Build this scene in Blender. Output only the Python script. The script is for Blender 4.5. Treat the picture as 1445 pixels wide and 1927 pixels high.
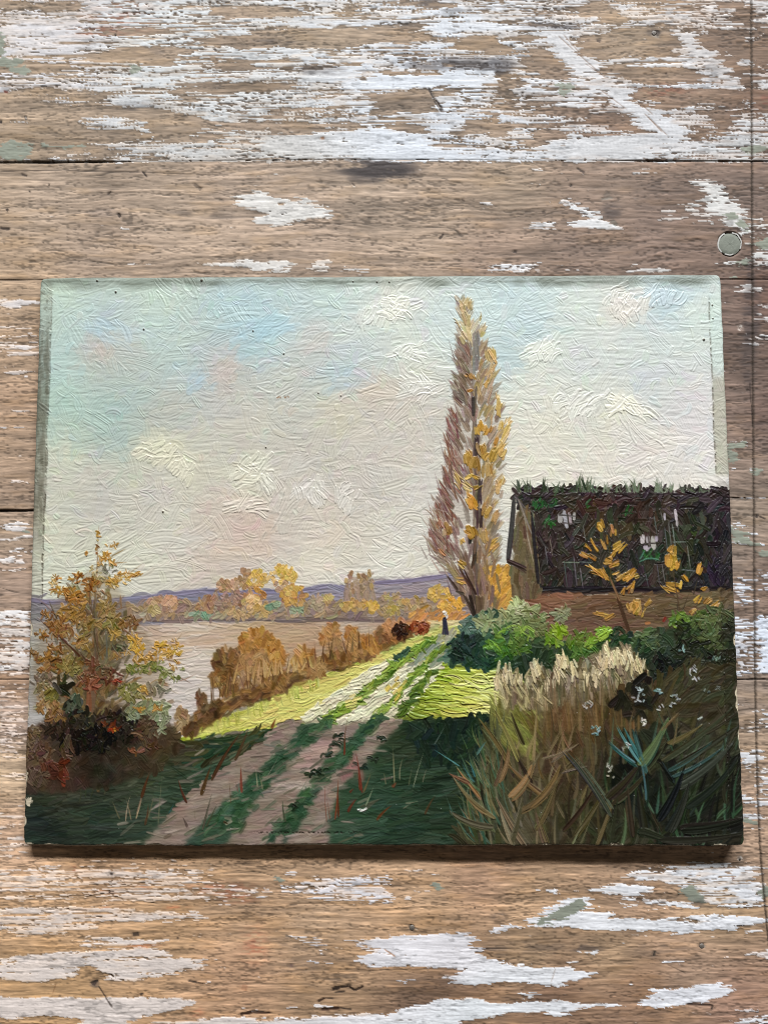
import bpy, math, numpy as np
from mathutils import Vector, Matrix
for o in list(bpy.data.objects): bpy.data.objects.remove(o)
sc = bpy.context.scene
C = sc.collection
# ---------------------------------------------------------------- camera, light, exposure
CAM_F = 1400.0                                # focal length in survey units over a 1445 x 1927 frame
cam_d = bpy.data.cameras.new('camera'); cam = bpy.data.objects.new('camera', cam_d); C.objects.link(cam); sc.camera = cam
cam_d.sensor_fit = 'VERTICAL'; cam_d.sensor_height = 24.0; cam_d.lens = CAM_F / 1927 * 24.0
sc.cycles.filter_width = 1.0
cam_d.clip_start = 0.01; cam_d.clip_end = 60
w = bpy.data.worlds.new('World'); sc.world = w; w.use_nodes = True
bg = w.node_tree.nodes['Background']; bg.inputs[0].default_value = (1.0, .90, .78, 1); bg.inputs[1].default_value = 0.10
LEL, LDIST = math.radians(31), 5.0            # a wide, low window beyond the top edge of the picture
ld = bpy.data.lights.new('window_light', 'AREA'); ld.shape = 'RECTANGLE'; ld.size = 4.2; ld.size_y = .55; ld.energy = 665; ld.color = (.985, .99, 1.0)
lo = bpy.data.objects.new('window_light', ld); C.objects.link(lo)
ldir = Vector((.10, math.cos(LEL), math.sin(LEL))).normalized(); lo.location = ldir * LDIST
lo.rotation_euler = (-ldir).to_track_quat('-Z', 'Y').to_euler()
sc.view_settings.view_transform = 'Standard'; sc.view_settings.look = 'None'; sc.view_settings.exposure = 0; sc.view_settings.gamma = 1

# ---------------------------------------------------------------- measurements
# Points below are written in measured millimetre-like units (u right, v down) of a
# survey of the table; PLANE() turns them into board coordinates.
BW, BH, BT = 0.330, 0.2685, 0.0044          # panel width, height, thickness (m)
CORN = ((75., 523.), (1352., 517.), (1397., 1588.), (48., 1592.))

def homography(src, dst):
    A = []
    for (X, Y), (x, y) in zip(src, dst):
        A.append([X, Y, 1, 0, 0, 0, -x * X, -x * Y, -x])
        A.append([0, 0, 0, X, Y, 1, -y * X, -y * Y, -y])
    return np.linalg.svd(np.array(A, float))[2][-1].reshape(3, 3)

NX, NY = 1080, 879                            # vertices of the paint skin
H_B2P = homography(((0, 0), (NX - 1, 0), (NX - 1, NY - 1), (0, NY - 1)), CORN)
H_P2B = np.linalg.inv(H_B2P)
SC = 0.818                                   # skin cells per survey unit

def hmap(H, x, y):
    x = np.asarray(x, float); y = np.asarray(y, float)
    d = H[2, 0] * x + H[2, 1] * y + H[2, 2]
    return (H[0, 0] * x + H[0, 1] * y + H[0, 2]) / d, (H[1, 0] * x + H[1, 1] * y + H[1, 2]) / d

rng = np.random.default_rng(11)

def sm(a, b, x):
    t = np.clip((x - a) / (b - a), 0, 1)
    return t * t * (3 - 2 * t)

def vnoise(X, Y, fx, fy, seed):
    """value noise, smooth, 0..1"""
    r = np.random.default_rng(seed)
    G = r.random((64, 64)).astype(np.float32)
    x = X * fx + 100 + seed * 0.37; y = Y * fy + 100 + seed * 0.73
    xi = np.floor(x).astype(int); yi = np.floor(y).astype(int)
    fx_ = x - xi; fy_ = y - yi
    fx_ = fx_ * fx_ * (3 - 2 * fx_); fy_ = fy_ * fy_ * (3 - 2 * fy_)
    a = G[yi % 64, xi % 64]; b = G[yi % 64, (xi + 1) % 64]
    c = G[(yi + 1) % 64, xi % 64]; d = G[(yi + 1) % 64, (xi + 1) % 64]
    return (a * (1 - fx_) + b * fx_) * (1 - fy_) + (c * (1 - fx_) + d * fx_) * fy_

def fbm(X, Y, fx, fy, seed, octs=4, gain=0.5):
    s = 0; a = 1; t = 0
    for i in range(octs):
        s = s + a * vnoise(X, Y, fx * 2 ** i, fy * 2 ** i, seed + 17 * i); t += a; a *= gain
    return s / t

def field(pts, x, y, p=2.6, soft=18.0):
    """inverse distance blend of measured colours"""
    P = np.array([(a, b) for a, b, c in pts], float); C = np.array([c for a, b, c in pts], float)
    x = np.asarray(x, float); y = np.asarray(y, float); sh = x.shape
    x = x.ravel(); y = y.ravel(); out = np.zeros((x.size, 3)); wt = np.zeros(x.size)
    for (a, b), c in zip(P, C):
        w = 1.0 / ((x - a) ** 2 + (y - b) ** 2 + soft * soft) ** (p / 2)
        out += w[:, None] * c; wt += w
    return (out / wt[:, None]).reshape(sh + (3,))

def inpoly(x, y, poly):
    x = np.asarray(x, float); y = np.asarray(y, float)
    r = np.zeros(x.shape, bool); n = len(poly); j = n - 1
    for i in range(n):
        xi, yi = poly[i]; xj, yj = poly[j]
        if yi != yj:
            r ^= ((yi > y) != (yj > y)) & (x < (xj - xi) * (y - yi) / (yj - yi) + xi)
        j = i
    return r

def boxblur(a, r):
    if r < 1: return a
    for ax in (0, 1):
        for _ in range(2):
            p = np.pad(a, [(r + 1, r) if i == ax else (0, 0) for i in (0, 1)], mode='edge')
            c = np.cumsum(p, axis=ax, dtype=np.float64)
            a = (np.take(c, range(2 * r + 1, c.shape[ax]), ax) - np.take(c, range(0, c.shape[ax] - 2 * r - 1), ax)) / (2 * r + 1)
    return a.astype(np.float32)

# ---------------------------------------------------------------- the brush
COL = np.zeros((NY, NX, 3), np.float32)
HGT = np.zeros((NY, NX), np.float32)
IDS = np.zeros((NY, NX), np.int16)
GLS = np.full((NY, NX), 0.5, np.float32)
CUR = [0]
NBR = 64
BRT = rng.random((256, NBR)).astype(np.float32)

def dab(x, y, ang, ln, wd, col, h=.5, k=0.0, taper=.35, dry=.35, var=7., op=1., br=None, tip=None, ident=True, rimk=.35, fine=1.25, pk=.24, cop=1.):
    """one stroke: centre (survey units), angle in degrees (0 right, 90 up), length, width"""
    (bx,), (by,) = hmap(H_P2B, [x], [y])
    L = ln * SC / 2; W = max(wd * SC / 2, .55); a = math.radians(ang)
    ca, sa = math.cos(a), -math.sin(a)
    sag = abs(k) * L
    R = L + W + sag + 2
    ex = abs(ca) * L + abs(sa) * (W + sag) + W * .3 + 2; ey = abs(sa) * L + abs(ca) * (W + sag) + W * .3 + 2
    x0 = max(int(bx - ex), 0); x1 = min(int(bx + ex) + 2, NX); y0 = max(int(by - ey), 0); y1 = min(int(by + ey) + 2, NY)
    if x0 >= x1 or y0 >= y1: return
    gx = np.arange(x0, x1, dtype=np.float32) - bx; gy = (np.arange(y0, y1, dtype=np.float32) - by)[:, None]
    u = (gx * ca + gy * sa) / L; v = -gx * sa + gy * ca
    v = v - k * L * (u * u - .33)
    au = np.abs(u)
    prof = np.sqrt(np.clip(1 - au ** (2.0 + 3 * (1 - taper)), 0, 1))
    if tip is not None:                       # narrows towards u=+1 (tip 1) or both
        prof = prof * np.clip(1 - tip * (u + 1) / 2, .06, 1)
    wloc = W * prof + 1e-3
    q = v / wloc
    row = BRT[rng.integers(256)]
    nb = br if br else min(NBR - 2, max(3, W * fine))
    ph = rng.random() * 30
    pos = (v / W * .5 + .5) * nb + ph + u * rng.uniform(-.5, .5)
    pi_ = np.floor(pos).astype(np.int32); f = pos - pi_; f = f * f * (3 - 2 * f)
    b = row[pi_ % NBR] * (1 - f) + row[(pi_ + 1) % NBR] * f
    edge = np.clip((1 - np.abs(q)) * wloc * 1.1 + .25, 0, 1)
    endf = np.clip((1 - au) * L * .8 + .1, 0, 1)
    al = edge * endf * np.clip((b * 1.25 + 1.05 - dry * 2.2 * sm(-.3, 1.0, u)) * 1.6, 0, 1) * op
    c = np.asarray(col, np.float32) + np.float32(rng.normal(0, var * .55)) + rng.normal(0, var * .35, 3).astype(np.float32)
    A = al[..., None] * cop
    sub = COL[y0:y1, x0:x1]
    if pk:                                    # the brush picks up the wet paint it crosses
        iy = min(max(int(by), 0), NY - 1); ix = min(max(int(bx), 0), NX - 1); c = c * (1 - pk) + pk * COL[iy, ix]
    sub += A * (c + ((b - .5) * 1.5 * var)[..., None] - sub)
    rim = np.exp(-((np.abs(q) - .86) / .16) ** 2) * rimk + sm(.6, .95, u) * rimk
    hh = h * (.35 + (b - .45) * 1.0 + rim)
    hs = HGT[y0:y1, x0:x1]
    hs += al * (hs * -.72 + hh)
    if ident and op > .5:
        IDS[y0:y1, x0:x1][al > .5] = CUR[0]

def blade(x0, y0, x1, y1, w, col, bend=0., h=.4, tip=.9, **kw):
    L = math.hypot(x1 - x0, y1 - y0)
    dab((x0 + x1) / 2, (y0 + y1) / 2, math.degrees(math.atan2(y0 - y1, x1 - x0)), L, w, col, h=h, k=bend, tip=tip, **kw)

def cj(c, s=8):
    return np.array(c, float) + rng.normal(0, s) + rng.normal(0, s * .35, 3)

def pick(pal):
    return pal[rng.integers(len(pal))]

def wash(poly, pal, op=1., blur=5):
    """thin underpainting of a region, soft at its edge"""
    P = np.array(poly, float); bx, by = hmap(H_P2B, P[:, 0], P[:, 1])
    x0 = max(int(bx.min()) - blur, 0); x1 = min(int(bx.max()) + blur + 1, NX); y0 = max(int(by.min()) - blur, 0); y1 = min(int(by.max()) + blur + 1, NY)
    gx, gy = np.meshgrid(np.arange(x0, x1), np.arange(y0, y1)); px, py = hmap(H_B2P, gx, gy)
    wob = (fbm(px, py, 1 / 14., 1 / 14., 71, 3) - .5) * 14
    m = np.zeros(px.shape, np.float32); ds = (0, -4, 4) if blur else (0,)
    for dx in ds:
        for dy in ds: m += inpoly(px + dx + wob, py + dy + wob * .6, poly)
    m /= len(ds) ** 2
    if callable(pal):
        c = pal(px[::3, ::3], py[::3, ::3]); c = np.repeat(np.repeat(c, 3, 0), 3, 1)[:px.shape[0], :px.shape[1]]
    else: c = np.mean(np.array(pal, float), 0) * np.ones(px.shape + (3,))
    a = (m * op)[..., None]
    COL[y0:y1, x0:x1] += a * (c - COL[y0:y1, x0:x1]); HGT[y0:y1, x0:x1] *= 1 - .5 * m * op
    IDS[y0:y1, x0:x1][m > .5] = CUR[0]

def fill(poly, n, pal, ang, ln, wd, h=.4, aj=18, cs=7, under=True, **kw):
    """scatter n strokes inside polygon"""
    if under and n > 100: wash(poly, pal)
    P = np.array(poly, float); lo = P.min(0); hi = P.max(0)
    xs = rng.uniform(lo[0], hi[0], n * 6); ys = rng.uniform(lo[1], hi[1], n * 6)
    ok = inpoly(xs, ys, poly); xs = xs[ok][:n]; ys = ys[ok][:n]
    cols = pal(xs, ys) if callable(pal) else None
    for i in range(len(xs)):
        c = cols[i] if cols is not None else pick(pal)
        A = ang(xs[i], ys[i]) if callable(ang) else ang
        dab(xs[i], ys[i], A + rng.normal(0, aj), ln * rng.uniform(.6, 1.35), wd * rng.uniform(.65, 1.3), cj(c, cs), h=h, k=rng.normal(0, .16), **kw)

def spray(cx, cy, rx, ry, n, pal, ln, wd, ang=None, aj=40, h=.55, cs=9, rot=0., **kw):
    """cluster of leaf-like dabs"""
    c_, s_ = math.cos(math.radians(rot)), math.sin(math.radians(rot))
    for i in range(n):
        r = math.sqrt(rng.random()); t = rng.uniform(0, 6.283)
        dx = r * math.cos(t) * rx; dy = r * math.sin(t) * ry
        X = cx + dx * c_ + dy * s_; Y = cy - dx * s_ + dy * c_
        A = (math.degrees(math.atan2(-dy, dx)) if ang is None else ang) + rng.normal(0, aj)
        dab(X, Y, A, ln * rng.uniform(.6, 1.3), wd * rng.uniform(.6, 1.3), cj(pick(pal), cs), h=h, k=rng.normal(0, .2), **kw)

# ---------------------------------------------------------------- the table top: survey raster of paint and stains
TX0, TY0, TSP = -70., -70., 2.0
TW, TH = 800, 1040
def xseam(y): return np.interp(y, [-100,0,300,700,1000,1280,1500,1620,1750,2050], [1413,1413,1414,1416,1418,1420,1425,1431,1443,1478])

def make_maps():
    gx = TX0 + np.arange(TW, dtype=np.float32) * TSP; gy = TY0 + np.arange(TH, dtype=np.float32) * TSP
    X, Y = np.meshgrid(gx, gy)
    cov = np.full(X.shape, -1.15, np.float32)
    # regional paint density: top plank streaky white, strips at the sides
    def setp(poly, val, soft=8):
        nonlocal cov
        P = np.array(poly, float); pad = soft + 8
        i0 = max(int((P[:, 0].min() - pad - TX0) / TSP), 0); i1 = min(int((P[:, 0].max() + pad - TX0) / TSP) + 1, TW)
        j0 = max(int((P[:, 1].min() - pad - TY0) / TSP), 0); j1 = min(int((P[:, 1].max() + pad - TY0) / TSP) + 1, TH)
        if i0 >= i1 or j0 >= j1: return
        x, y = X[j0:j1, i0:i1], Y[j0:j1, i0:i1]
        m = boxblur(inpoly(x, y, poly).astype(np.float32), int(soft / TSP / 1.5))
        cov[j0:j1, i0:i1] += m * (val - cov[j0:j1, i0:i1])
    def ell(cx, cy, rx, ry, val, soft=None, rot=0):
        a = np.linspace(0, 2 * math.pi, 15)[:-1]; c, s = math.cos(math.radians(rot)), -math.sin(math.radians(rot))
        setp([(cx + rx * math.cos(t) * c - ry * math.sin(t) * s, cy + rx * math.cos(t) * s + ry * math.sin(t) * c) for t in a], val, soft if soft is not None else max(3, min(rx, ry) * .5))
    setp([(-80,-80),(1520,-80),(1520,304),(-80,306)], .46, 0)
    W_, B_ = 1.0, -1.1
    for (a, b, c, d) in [(105,12,55,9),(20,8,30,10),(245,58,70,10),(480,22,90,12),(600,68,130,22),(690,60,50,20),(460,80,80,12),(270,104,130,16),(60,128,80,9),(430,126,70,7),(300,105,80,14),(70,205,120,40),(60,250,130,50),(180,190,60,12),(230,212,90,16),(190,255,90,12),(130,285,110,12),
                         (330,232,60,20),(440,165,90,11),(340,170,24,9),(520,162,44,9),(705,200,18,16),(560,238,170,8),(620,246,110,6),(360,262,70,10),(760,65,52,17),(900,84,46,17),(940,95,30,10),(775,190,58,24),(720,200,30,22),(835,180,20,22),(760,243,70,8),(870,240,34,18),(930,235,46,20),(950,150,22,16),(985,205,28,14),(955,175,18,26),
                         (1035,128,38,20),(1010,118,30,12),(1025,100,30,8),(1070,212,30,10),(1030,215,34,12),(1020,262,36,14),(1075,272,22,10),(1035,250,24,8),(1190,78,92,24),(1130,95,50,16),(1250,68,40,14),(1230,105,50,10),(1240,140,80,14),(1180,135,50,12),(1330,80,44,18),(1385,105,34,34),(1370,65,50,10),(1400,140,20,24),(1270,182,100,18),(1370,182,70,12),(1220,195,80,12),
                         (1150,225,44,14),(1180,242,34,8),(1360,225,40,16),(1360,212,60,10),(1345,240,30,8),(1125,22,40,22),(1160,35,30,8),(1395,30,30,20),(1440,90,26,40),(1440,190,30,20),(1380,10,30,8),(660,15,20,8),(820,10,30,8),(985,70,16,10)]:
        ell(a, b, c, d, B_, 5)
    for (a, b, c, d, v) in [(90,60,110,22,.8),(170,85,60,10,.8),(60,92,70,16,.9),(60,104,90,8,.7),(60,158,120,3,.8),(100,133,60,5,-.1),(120,185,60,8,.05),(150,195,50,8,.2),(200,230,60,8,.35),(175,232,36,6,.7),(110,160,70,3,.9),(240,190,50,14,.9),(260,150,110,6,.9),(400,47,400,6,.8),(700,45,200,5,1.),(340,205,60,8,.5),(290,280,90,5,.5),(150,290,26,5,.6),
                            (400,100,60,8,.3),(370,120,44,6,.8),(400,95,50,6,.7),(550,120,70,14,.25),(420,95,20,4,.6),(630,112,80,12,.4),(560,145,110,5,1.2),(400,285,140,14,.8),(480,270,90,12,.6),(600,275,120,22,1.2),(700,270,120,30,1.1),(800,290,140,12,1.1),(900,292,90,8,1.),(1000,290,160,10,.9),(1180,275,160,22,1.05),(1300,278,110,18,.9),
                            (480,195,120,20,.7),(620,200,90,20,.6),(560,215,120,12,.3),(650,230,80,6,.4),(800,155,130,12,1.1),(880,148,60,8,.9),(720,160,90,10,1.),(850,200,30,24,.7),(895,200,40,24,.6),(840,232,40,20,.8),(770,222,70,7,.6),(1000,195,40,24,.55),(990,225,50,12,.6),(1060,190,60,10,.6),(1055,228,60,8,.5),
                            (850,35,120,20,.7),(900,52,160,8,1.),(1010,20,60,28,.5),(1060,40,70,12,.7),(860,105,90,8,.6),(955,110,30,12,.6),(640,140,60,10,.9),(570,110,12,6,1.3),(720,95,60,6,.7),(680,118,60,8,.6)]:
        ell(a, b, c, d, v, 6)
    setp([(1005,62),(1060,62),(1085,90),(1150,150),(1090,150),(1065,125),(1045,100)], 1.0, 5)
    setp([(1125,166),(1180,172),(1215,205),(1250,215),(1320,255),(1240,258),(1190,230),(1160,205)], 1.05, 5)
    setp([(1268,58),(1303,60),(1320,90),(1375,140),(1400,162),(1360,158),(1320,130),(1290,95)], .85, 5)
    setp([(1165,112),(1220,108),(1270,106),(1340,112),(1330,128),(1250,130),(1200,122)], .6, 6); ell(1290,118,12,7,1.2,3)
    setp([(1360,90),(1380,100),(1430,125),(1425,130),(1395,128)], .7, 4); ell(1225,190,12,6,.8,3); setp([(1200,35),(1120,0),(1290,-10),(1340,10),(1400,50),(1300,60),(1230,52)], .45, 6)
    setp([(1380,190),(1412,195),(1445,230),(1520,300),(1380,300),(1390,240)], .55, 6); setp([(1285,200),(1360,245),(1400,260),(1300,262)], .25, 6)
    setp([(560,150),(980,148),(1100,158),(1180,160),(1412,163),(1412,167),(1180,164),(1090,162),(980,152),(800,146),(560,155)], 1.1, 2)
    # middle planks: bare with islands
    for poly, v in [([(436,370),(485,358),(500,366),(522,374),(540,384),(558,378),(562,368),(575,372),(590,384),(612,386),(617,412),(590,414),(560,416),(535,426),(500,424),(488,418),(500,402),(478,400),(465,396),(450,380)], 1.1),
        ([(1055,378),(1068,372),(1095,383),(1128,410),(1168,428),(1150,434),(1125,428),(1070,433),(1078,420),(1105,412),(1085,392)], 1.0),([(988,426),(1000,416),(1030,420),(1046,415),(1048,430),(1030,437),(1010,434)], .8),([(933,413),(955,415),(952,420),(935,420)], .2),
        ([(1183,322),(1215,318),(1250,325),(1285,330),(1250,334),(1205,334)], .45),([(1225,405),(1245,392),(1262,395),(1290,412),(1310,418),(1250,414)], .6),([(1282,385),(1300,382),(1338,412),(1335,422),(1310,410)], .55),
        ([(1300,338),(1330,340),(1352,350),(1390,385),(1412,420),(1412,460),(1395,445),(1380,430),(1345,408),(1325,392)], .95),([(1340,500),(1370,490),(1412,486),(1412,498),(1380,500)], .7),
        ([(380,500),(420,492),(460,490),(550,494),(545,512),(490,512),(460,505)], .9),([(575,494),(610,490),(625,498),(600,504)], .6),([(560,506),(680,503),(690,510),(600,512)], .5),([(225,494),(290,496),(285,500),(240,500)], .5),
        ([(905,508),(940,496),(1020,494),(1015,512),(930,513)], .8),([(1035,497),(1090,498),(1085,503),(1045,503)], .7),([(1060,506),(1120,508),(1115,512),(1070,512)], .6),([(1195,512),(1230,498),(1255,498),(1250,513)], .8),([(1185,497),(1210,498),(1200,503)], .7),
        ([(1415,400),(1440,420),(1500,440),(1500,510),(1440,500),(1418,505)], .3),([(1415,350),(1500,350),(1500,356),(1415,356)], .1),([(1000,310),(1025,318),(1030,326),(1010,328)], .1)]:
        setp(poly, v, 3)
    for (a, b, c, d, v) in [(1020,345,4,4,.6),(1010,320,14,7,.2),(912,385,5,6,.4),(1040,382,6,4,.9),(1060,385,7,6,1.),(230,431,5,2,.5),(318,431,6,2,.5),(480,430,120,1.5,-.1),(1375,541,26,3,.3),(667,392,3,8,.3),(1415,545,22,10,.5),(1440,575,20,4,.5),(1430,600,22,10,.3),(1380,601,8,2,.3),(1388,620,8,2,.1),
        (1430,640,30,14,.2),(1375,700,12,3,.3),(1420,690,6,2,.3),(1440,700,10,4,.2),(1385,838,20,10,.7),(1378,857,14,12,.2),(1430,886,10,8,.3),(1395,884,10,3,.3),(1385,899,8,3,.5),(1420,937,32,3,.9),(1380,940,6,2,.5),(1385,990,16,6,.9),(1392,1006,26,6,.3),(1400,1022,24,8,.5),(1435,1045,20,5,.4),
        (30,536,30,1.5,.3),(35,570,42,5,.9),(15,575,20,6,.9),(45,590,30,4,.5),(30,615,40,10,.15),(30,640,45,12,.2),(30,655,45,10,.3),(45,668,30,8,.4),(25,690,12,5,.3),(40,702,32,5,.8),(5,705,8,2,.3),(52,712,12,4,.7),(20,777,32,4,.9),(25,804,30,2.5,.5),(40,862,25,1.5,.3),(30,895,8,3,.3),(40,906,16,3,.4),(8,906,9,2,.3),
        (25,990,22,9,1.0),(45,997,14,5,.8),(25,1012,40,5,.6),(40,1038,24,12,.35),(8,1031,10,2,.2),(20,1055,40,6,.3),(15,1065,40,5,-.1),(5,1075,30,4,.1),(30,1160,40,14,1.0),(20,1190,50,20,.55),(30,1220,40,20,.7),(25,1250,45,12,.15)]:
        ell(a, b, c, d, v, 4)
    setp([(-80,1158),(50,1160),(50,1270),(-80,1272)], .55, 5); setp([(-80,1284),(52,1284),(52,1440),(30,1445),(10,1420),(-80,1430)], .12, 6); ell(30,1460,26,12,.3,5); ell(25,1440,60,8,-.9,5)
    setp([(-80,1525),(50,1525),(50,1604),(40,1615),(-80,1618)], .15, 6); ell(30,1515,40,8,-.3,5); ell(10,1480,8,4,.1,3)
    setp([(1370,1082),(1412,1090),(1412,1140),(1372,1140)], .22, 5); setp([(1422,1070),(1500,1070),(1500,1130),(1422,1120)], -.05, 5)
    setp([(1370,1158),(1412,1164),(1414,1272),(1374,1272)], .62, 4); setp([(1424,1160),(1500,1160),(1500,1272),(1424,1270)], .95, 4); ell(1418,1215,10,60,-.2,4); ell(1400,1240,10,20,.1,4)
    for (a, b, c, d, v) in [(1395,1325,12,4,.2),(1435,1350,16,16,.5),(1400,1358,22,3,.3),(1410,1372,30,6,.2),(1408,1424,22,14,.9),(1405,1442,12,5,.4),(1430,1450,22,10,.3),(1440,1475,16,20,.5),(1400,1500,16,5,.8),(1440,1510,20,10,.7),(1410,1538,34,8,.7),(1405,1560,40,4,.1)]: ell(a, b, c, d, v, 4)
    # lower plank
    for poly, v, s in [([(-80,1640),(100,1628),(160,1626),(300,1628),(396,1632),(388,1650),(365,1660),(372,1695),(300,1700),(-80,1700)], .33, 9),([(370,1640),(420,1650),(520,1690),(480,1705),(370,1700)], -.1, 8),
        ([(-80,1712),(60,1706),(200,1708),(385,1716),(385,1733),(250,1735),(200,1738),(145,1752),(60,1758),(-80,1742)], .72, 5),([(20,1735),(140,1740),(120,1758),(40,1765)], .6, 4),
        ([(100,1772),(190,1762),(300,1768),(305,1776),(180,1782)], .3, 5),([(-80,1804),(0,1802),(150,1788),(305,1782),(315,1800),(385,1804),(386,1820),(345,1826),(270,1845),(210,1846),(180,1822),(150,1818),(140,1838),(60,1850),(-80,1832)], .95, 4),
        ([(-80,1876),(0,1876),(330,1877),(366,1885),(360,1893),(330,1900),(310,1906),(245,1918),(235,1940),(145,1940),(148,1915),(70,1911),(30,1919),(-80,1910)], 1.15, 2),
        ([(235,1990),(240,1940),(300,1922),(365,1918),(420,1914),(520,1918),(600,1912),(723,1907),(740,1990)], 1.0, 3),([(-80,1950),(1500,1950),(1500,2020),(-80,2020)], .4, 8),
        ([(515,1680),(560,1664),(600,1650),(650,1650),(735,1648),(742,1700),(640,1700),(590,1690),(530,1684)], .42, 7),([(540,1760),(600,1762),(640,1785),(600,1795),(560,1775)], -.05, 6),([(660,1770),(723,1760),(735,1790),(723,1815),(670,1812),(690,1795)], .5, 5),
        ([(690,1772),(740,1760),(883,1755),(886,1772),(902,1790),(925,1805),(948,1812),(978,1814),(1000,1820),(1085,1822),(1118,1832),(1085,1848),(1028,1858),(1000,1850),(955,1846),(892,1855),(850,1853),(846,1838),(870,1826),(800,1820),(723,1820),(660,1812),(676,1798),(705,1790)], 1.15, 2),
        ([(723,1914),(768,1895),(830,1880),(915,1880),(922,1888),(1010,1888),(1060,1882),(1100,1888),(1165,1890),(1160,1895),(1102,1896),(1050,1906),(1060,1912),(1035,1914),(1020,1902),(960,1908),(890,1920),(860,1940),(500,1940),(520,1922),(640,1914)], 1.15, 2),
        ([(1208,1890),(1222,1870),(1235,1862),(1300,1860),(1335,1850),(1355,1845),(1370,1855),(1388,1862),(1362,1872),(1335,1885),(1290,1892),(1235,1898)], 1.1, 2),
        ([(1165,1652),(1195,1640),(1220,1632),(1290,1628),(1298,1618),(1330,1622),(1360,1626),(1428,1624),(1428,1700),(1400,1712),(1370,1690),(1340,1702),(1300,1690),(1280,1672),(1250,1660),(1190,1660)], .62, 4),
        ([(1108,1674),(1150,1661),(1232,1664),(1236,1678),(1210,1684),(1190,1688),(1120,1682)], .95, 3),([(1160,1693),(1200,1690),(1300,1700),(1318,1712),(1250,1706)], .9, 3),([(1330,1700),(1365,1690),(1440,1702),(1400,1712),(1350,1708)], .7, 3),
        ([(908,1754),(935,1742),(960,1738),(972,1746),(990,1748),(1010,1725),(1025,1710),(1055,1702),(1060,1690),(1108,1688),(1112,1700),(1100,1718),(1145,1718),(1140,1726),(1210,1730),(1300,1722),(1360,1722),(1442,1728),(1436,1740),(1390,1742),(1370,1754),(1310,1748),(1290,1758),(1205,1752),(1150,1750),(1080,1748),(1035,1744),(1000,1745),(965,1746),(925,1756)], 1.1, 2),
        ([(1215,1722),(1300,1726),(1330,1738),(1260,1735)], -.3, 4),([(1145,1755),(1220,1758),(1210,1765),(1160,1762)], .6, 3),([(1235,1806),(1260,1804),(1310,1808),(1290,1813),(1250,1812)], .8, 3),
        ([(1395,1796),(1420,1786),(1500,1788),(1500,1804),(1430,1802)], .7, 3),([(1270,1908),(1340,1900),(1360,1912),(1300,1914)], .1, 4),([(1390,1915),(1500,1905),(1500,1940),(1330,1945)], .2, 5),([(764,1640),(810,1638),(820,1648),(790,1652)], .3, 5)]:
        setp(poly, v, s)
    for (a, b, c, d, v) in [(410,1819,10,3,.8),(762,1844,13,4,.9),(1003,1872,13,6,1.3),(1040,1678,15,3.5,.9),(1012,1677,5,3,.4),(1085,1678,10,2,.5),(795,1678,8,3,.6),(720,1680,24,8,.7),(772,1689,8,3,.5),(1070,1810,10,3,.8),(1090,1791,6,3,.8),(1115,1792,12,4,.9),(385,1848,6,4,.9),(402,1805,4,3,.6),(1175,1703,10,4,.6),(1230,1712,10,3,.4),
        (608,1892,12,4,.9),(545,1895,8,3,.8),(490,1905,6,3,.8),(600,1813,16,3,.7),(1360,1803,14,2,.3),(1220,1815,6,2,.4),(500,1672,5,4,.5),(1420,1752,20,3,.5),(70,1606,30,2,.1),(330,1617,20,1.5,.2),(1410,1900,20,4,.3),(550,1670,20,5,.6),(540,1645,16,6,.2)]:
        ell(a, b, c, d, v, 2)
    # grey-green first coat showing
    grn = np.full(X.shape, -1.0, np.float32); keep = cov; cov = grn
    for (a, b, c, d, r) in [(28,284,34,19,0),(2,84,9,26,0),(20,118,28,10,0),(40,132,20,6,0),(252,131,14,10,0),(110,274,60,5,0),(1062,166,18,12,0),(1378,408,14,9,0),(1400,425,12,12,0),(1440,455,24,16,0),(1395,493,12,5,0),(1386,520,16,4,0),(1385,838,18,10,0),(1380,860,14,12,0),(1424,888,9,7,0),
        (1388,1002,20,7,-15),(1398,1020,30,8,-12),(1435,1042,18,8,0),(1062,1716,48,13,24),(1040,1730,20,10,20),(1296,1680,20,13,0),(1312,1690,16,8,0),(820,1667,8,9,30),(522,1654,12,5,0),(1440,1680,16,10,0),(1435,1670,12,6,0),(1410,1545,20,6,0),(1420,280,26,10,0),(1010,1738,10,4,0),(55,1000,8,6,0)]:
        ell(a, b, c, d, 1.0, 3, rot=r)
    grn = cov; cov = keep
    # dark stains
    stn = np.zeros(X.shape, np.float32)
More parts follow.
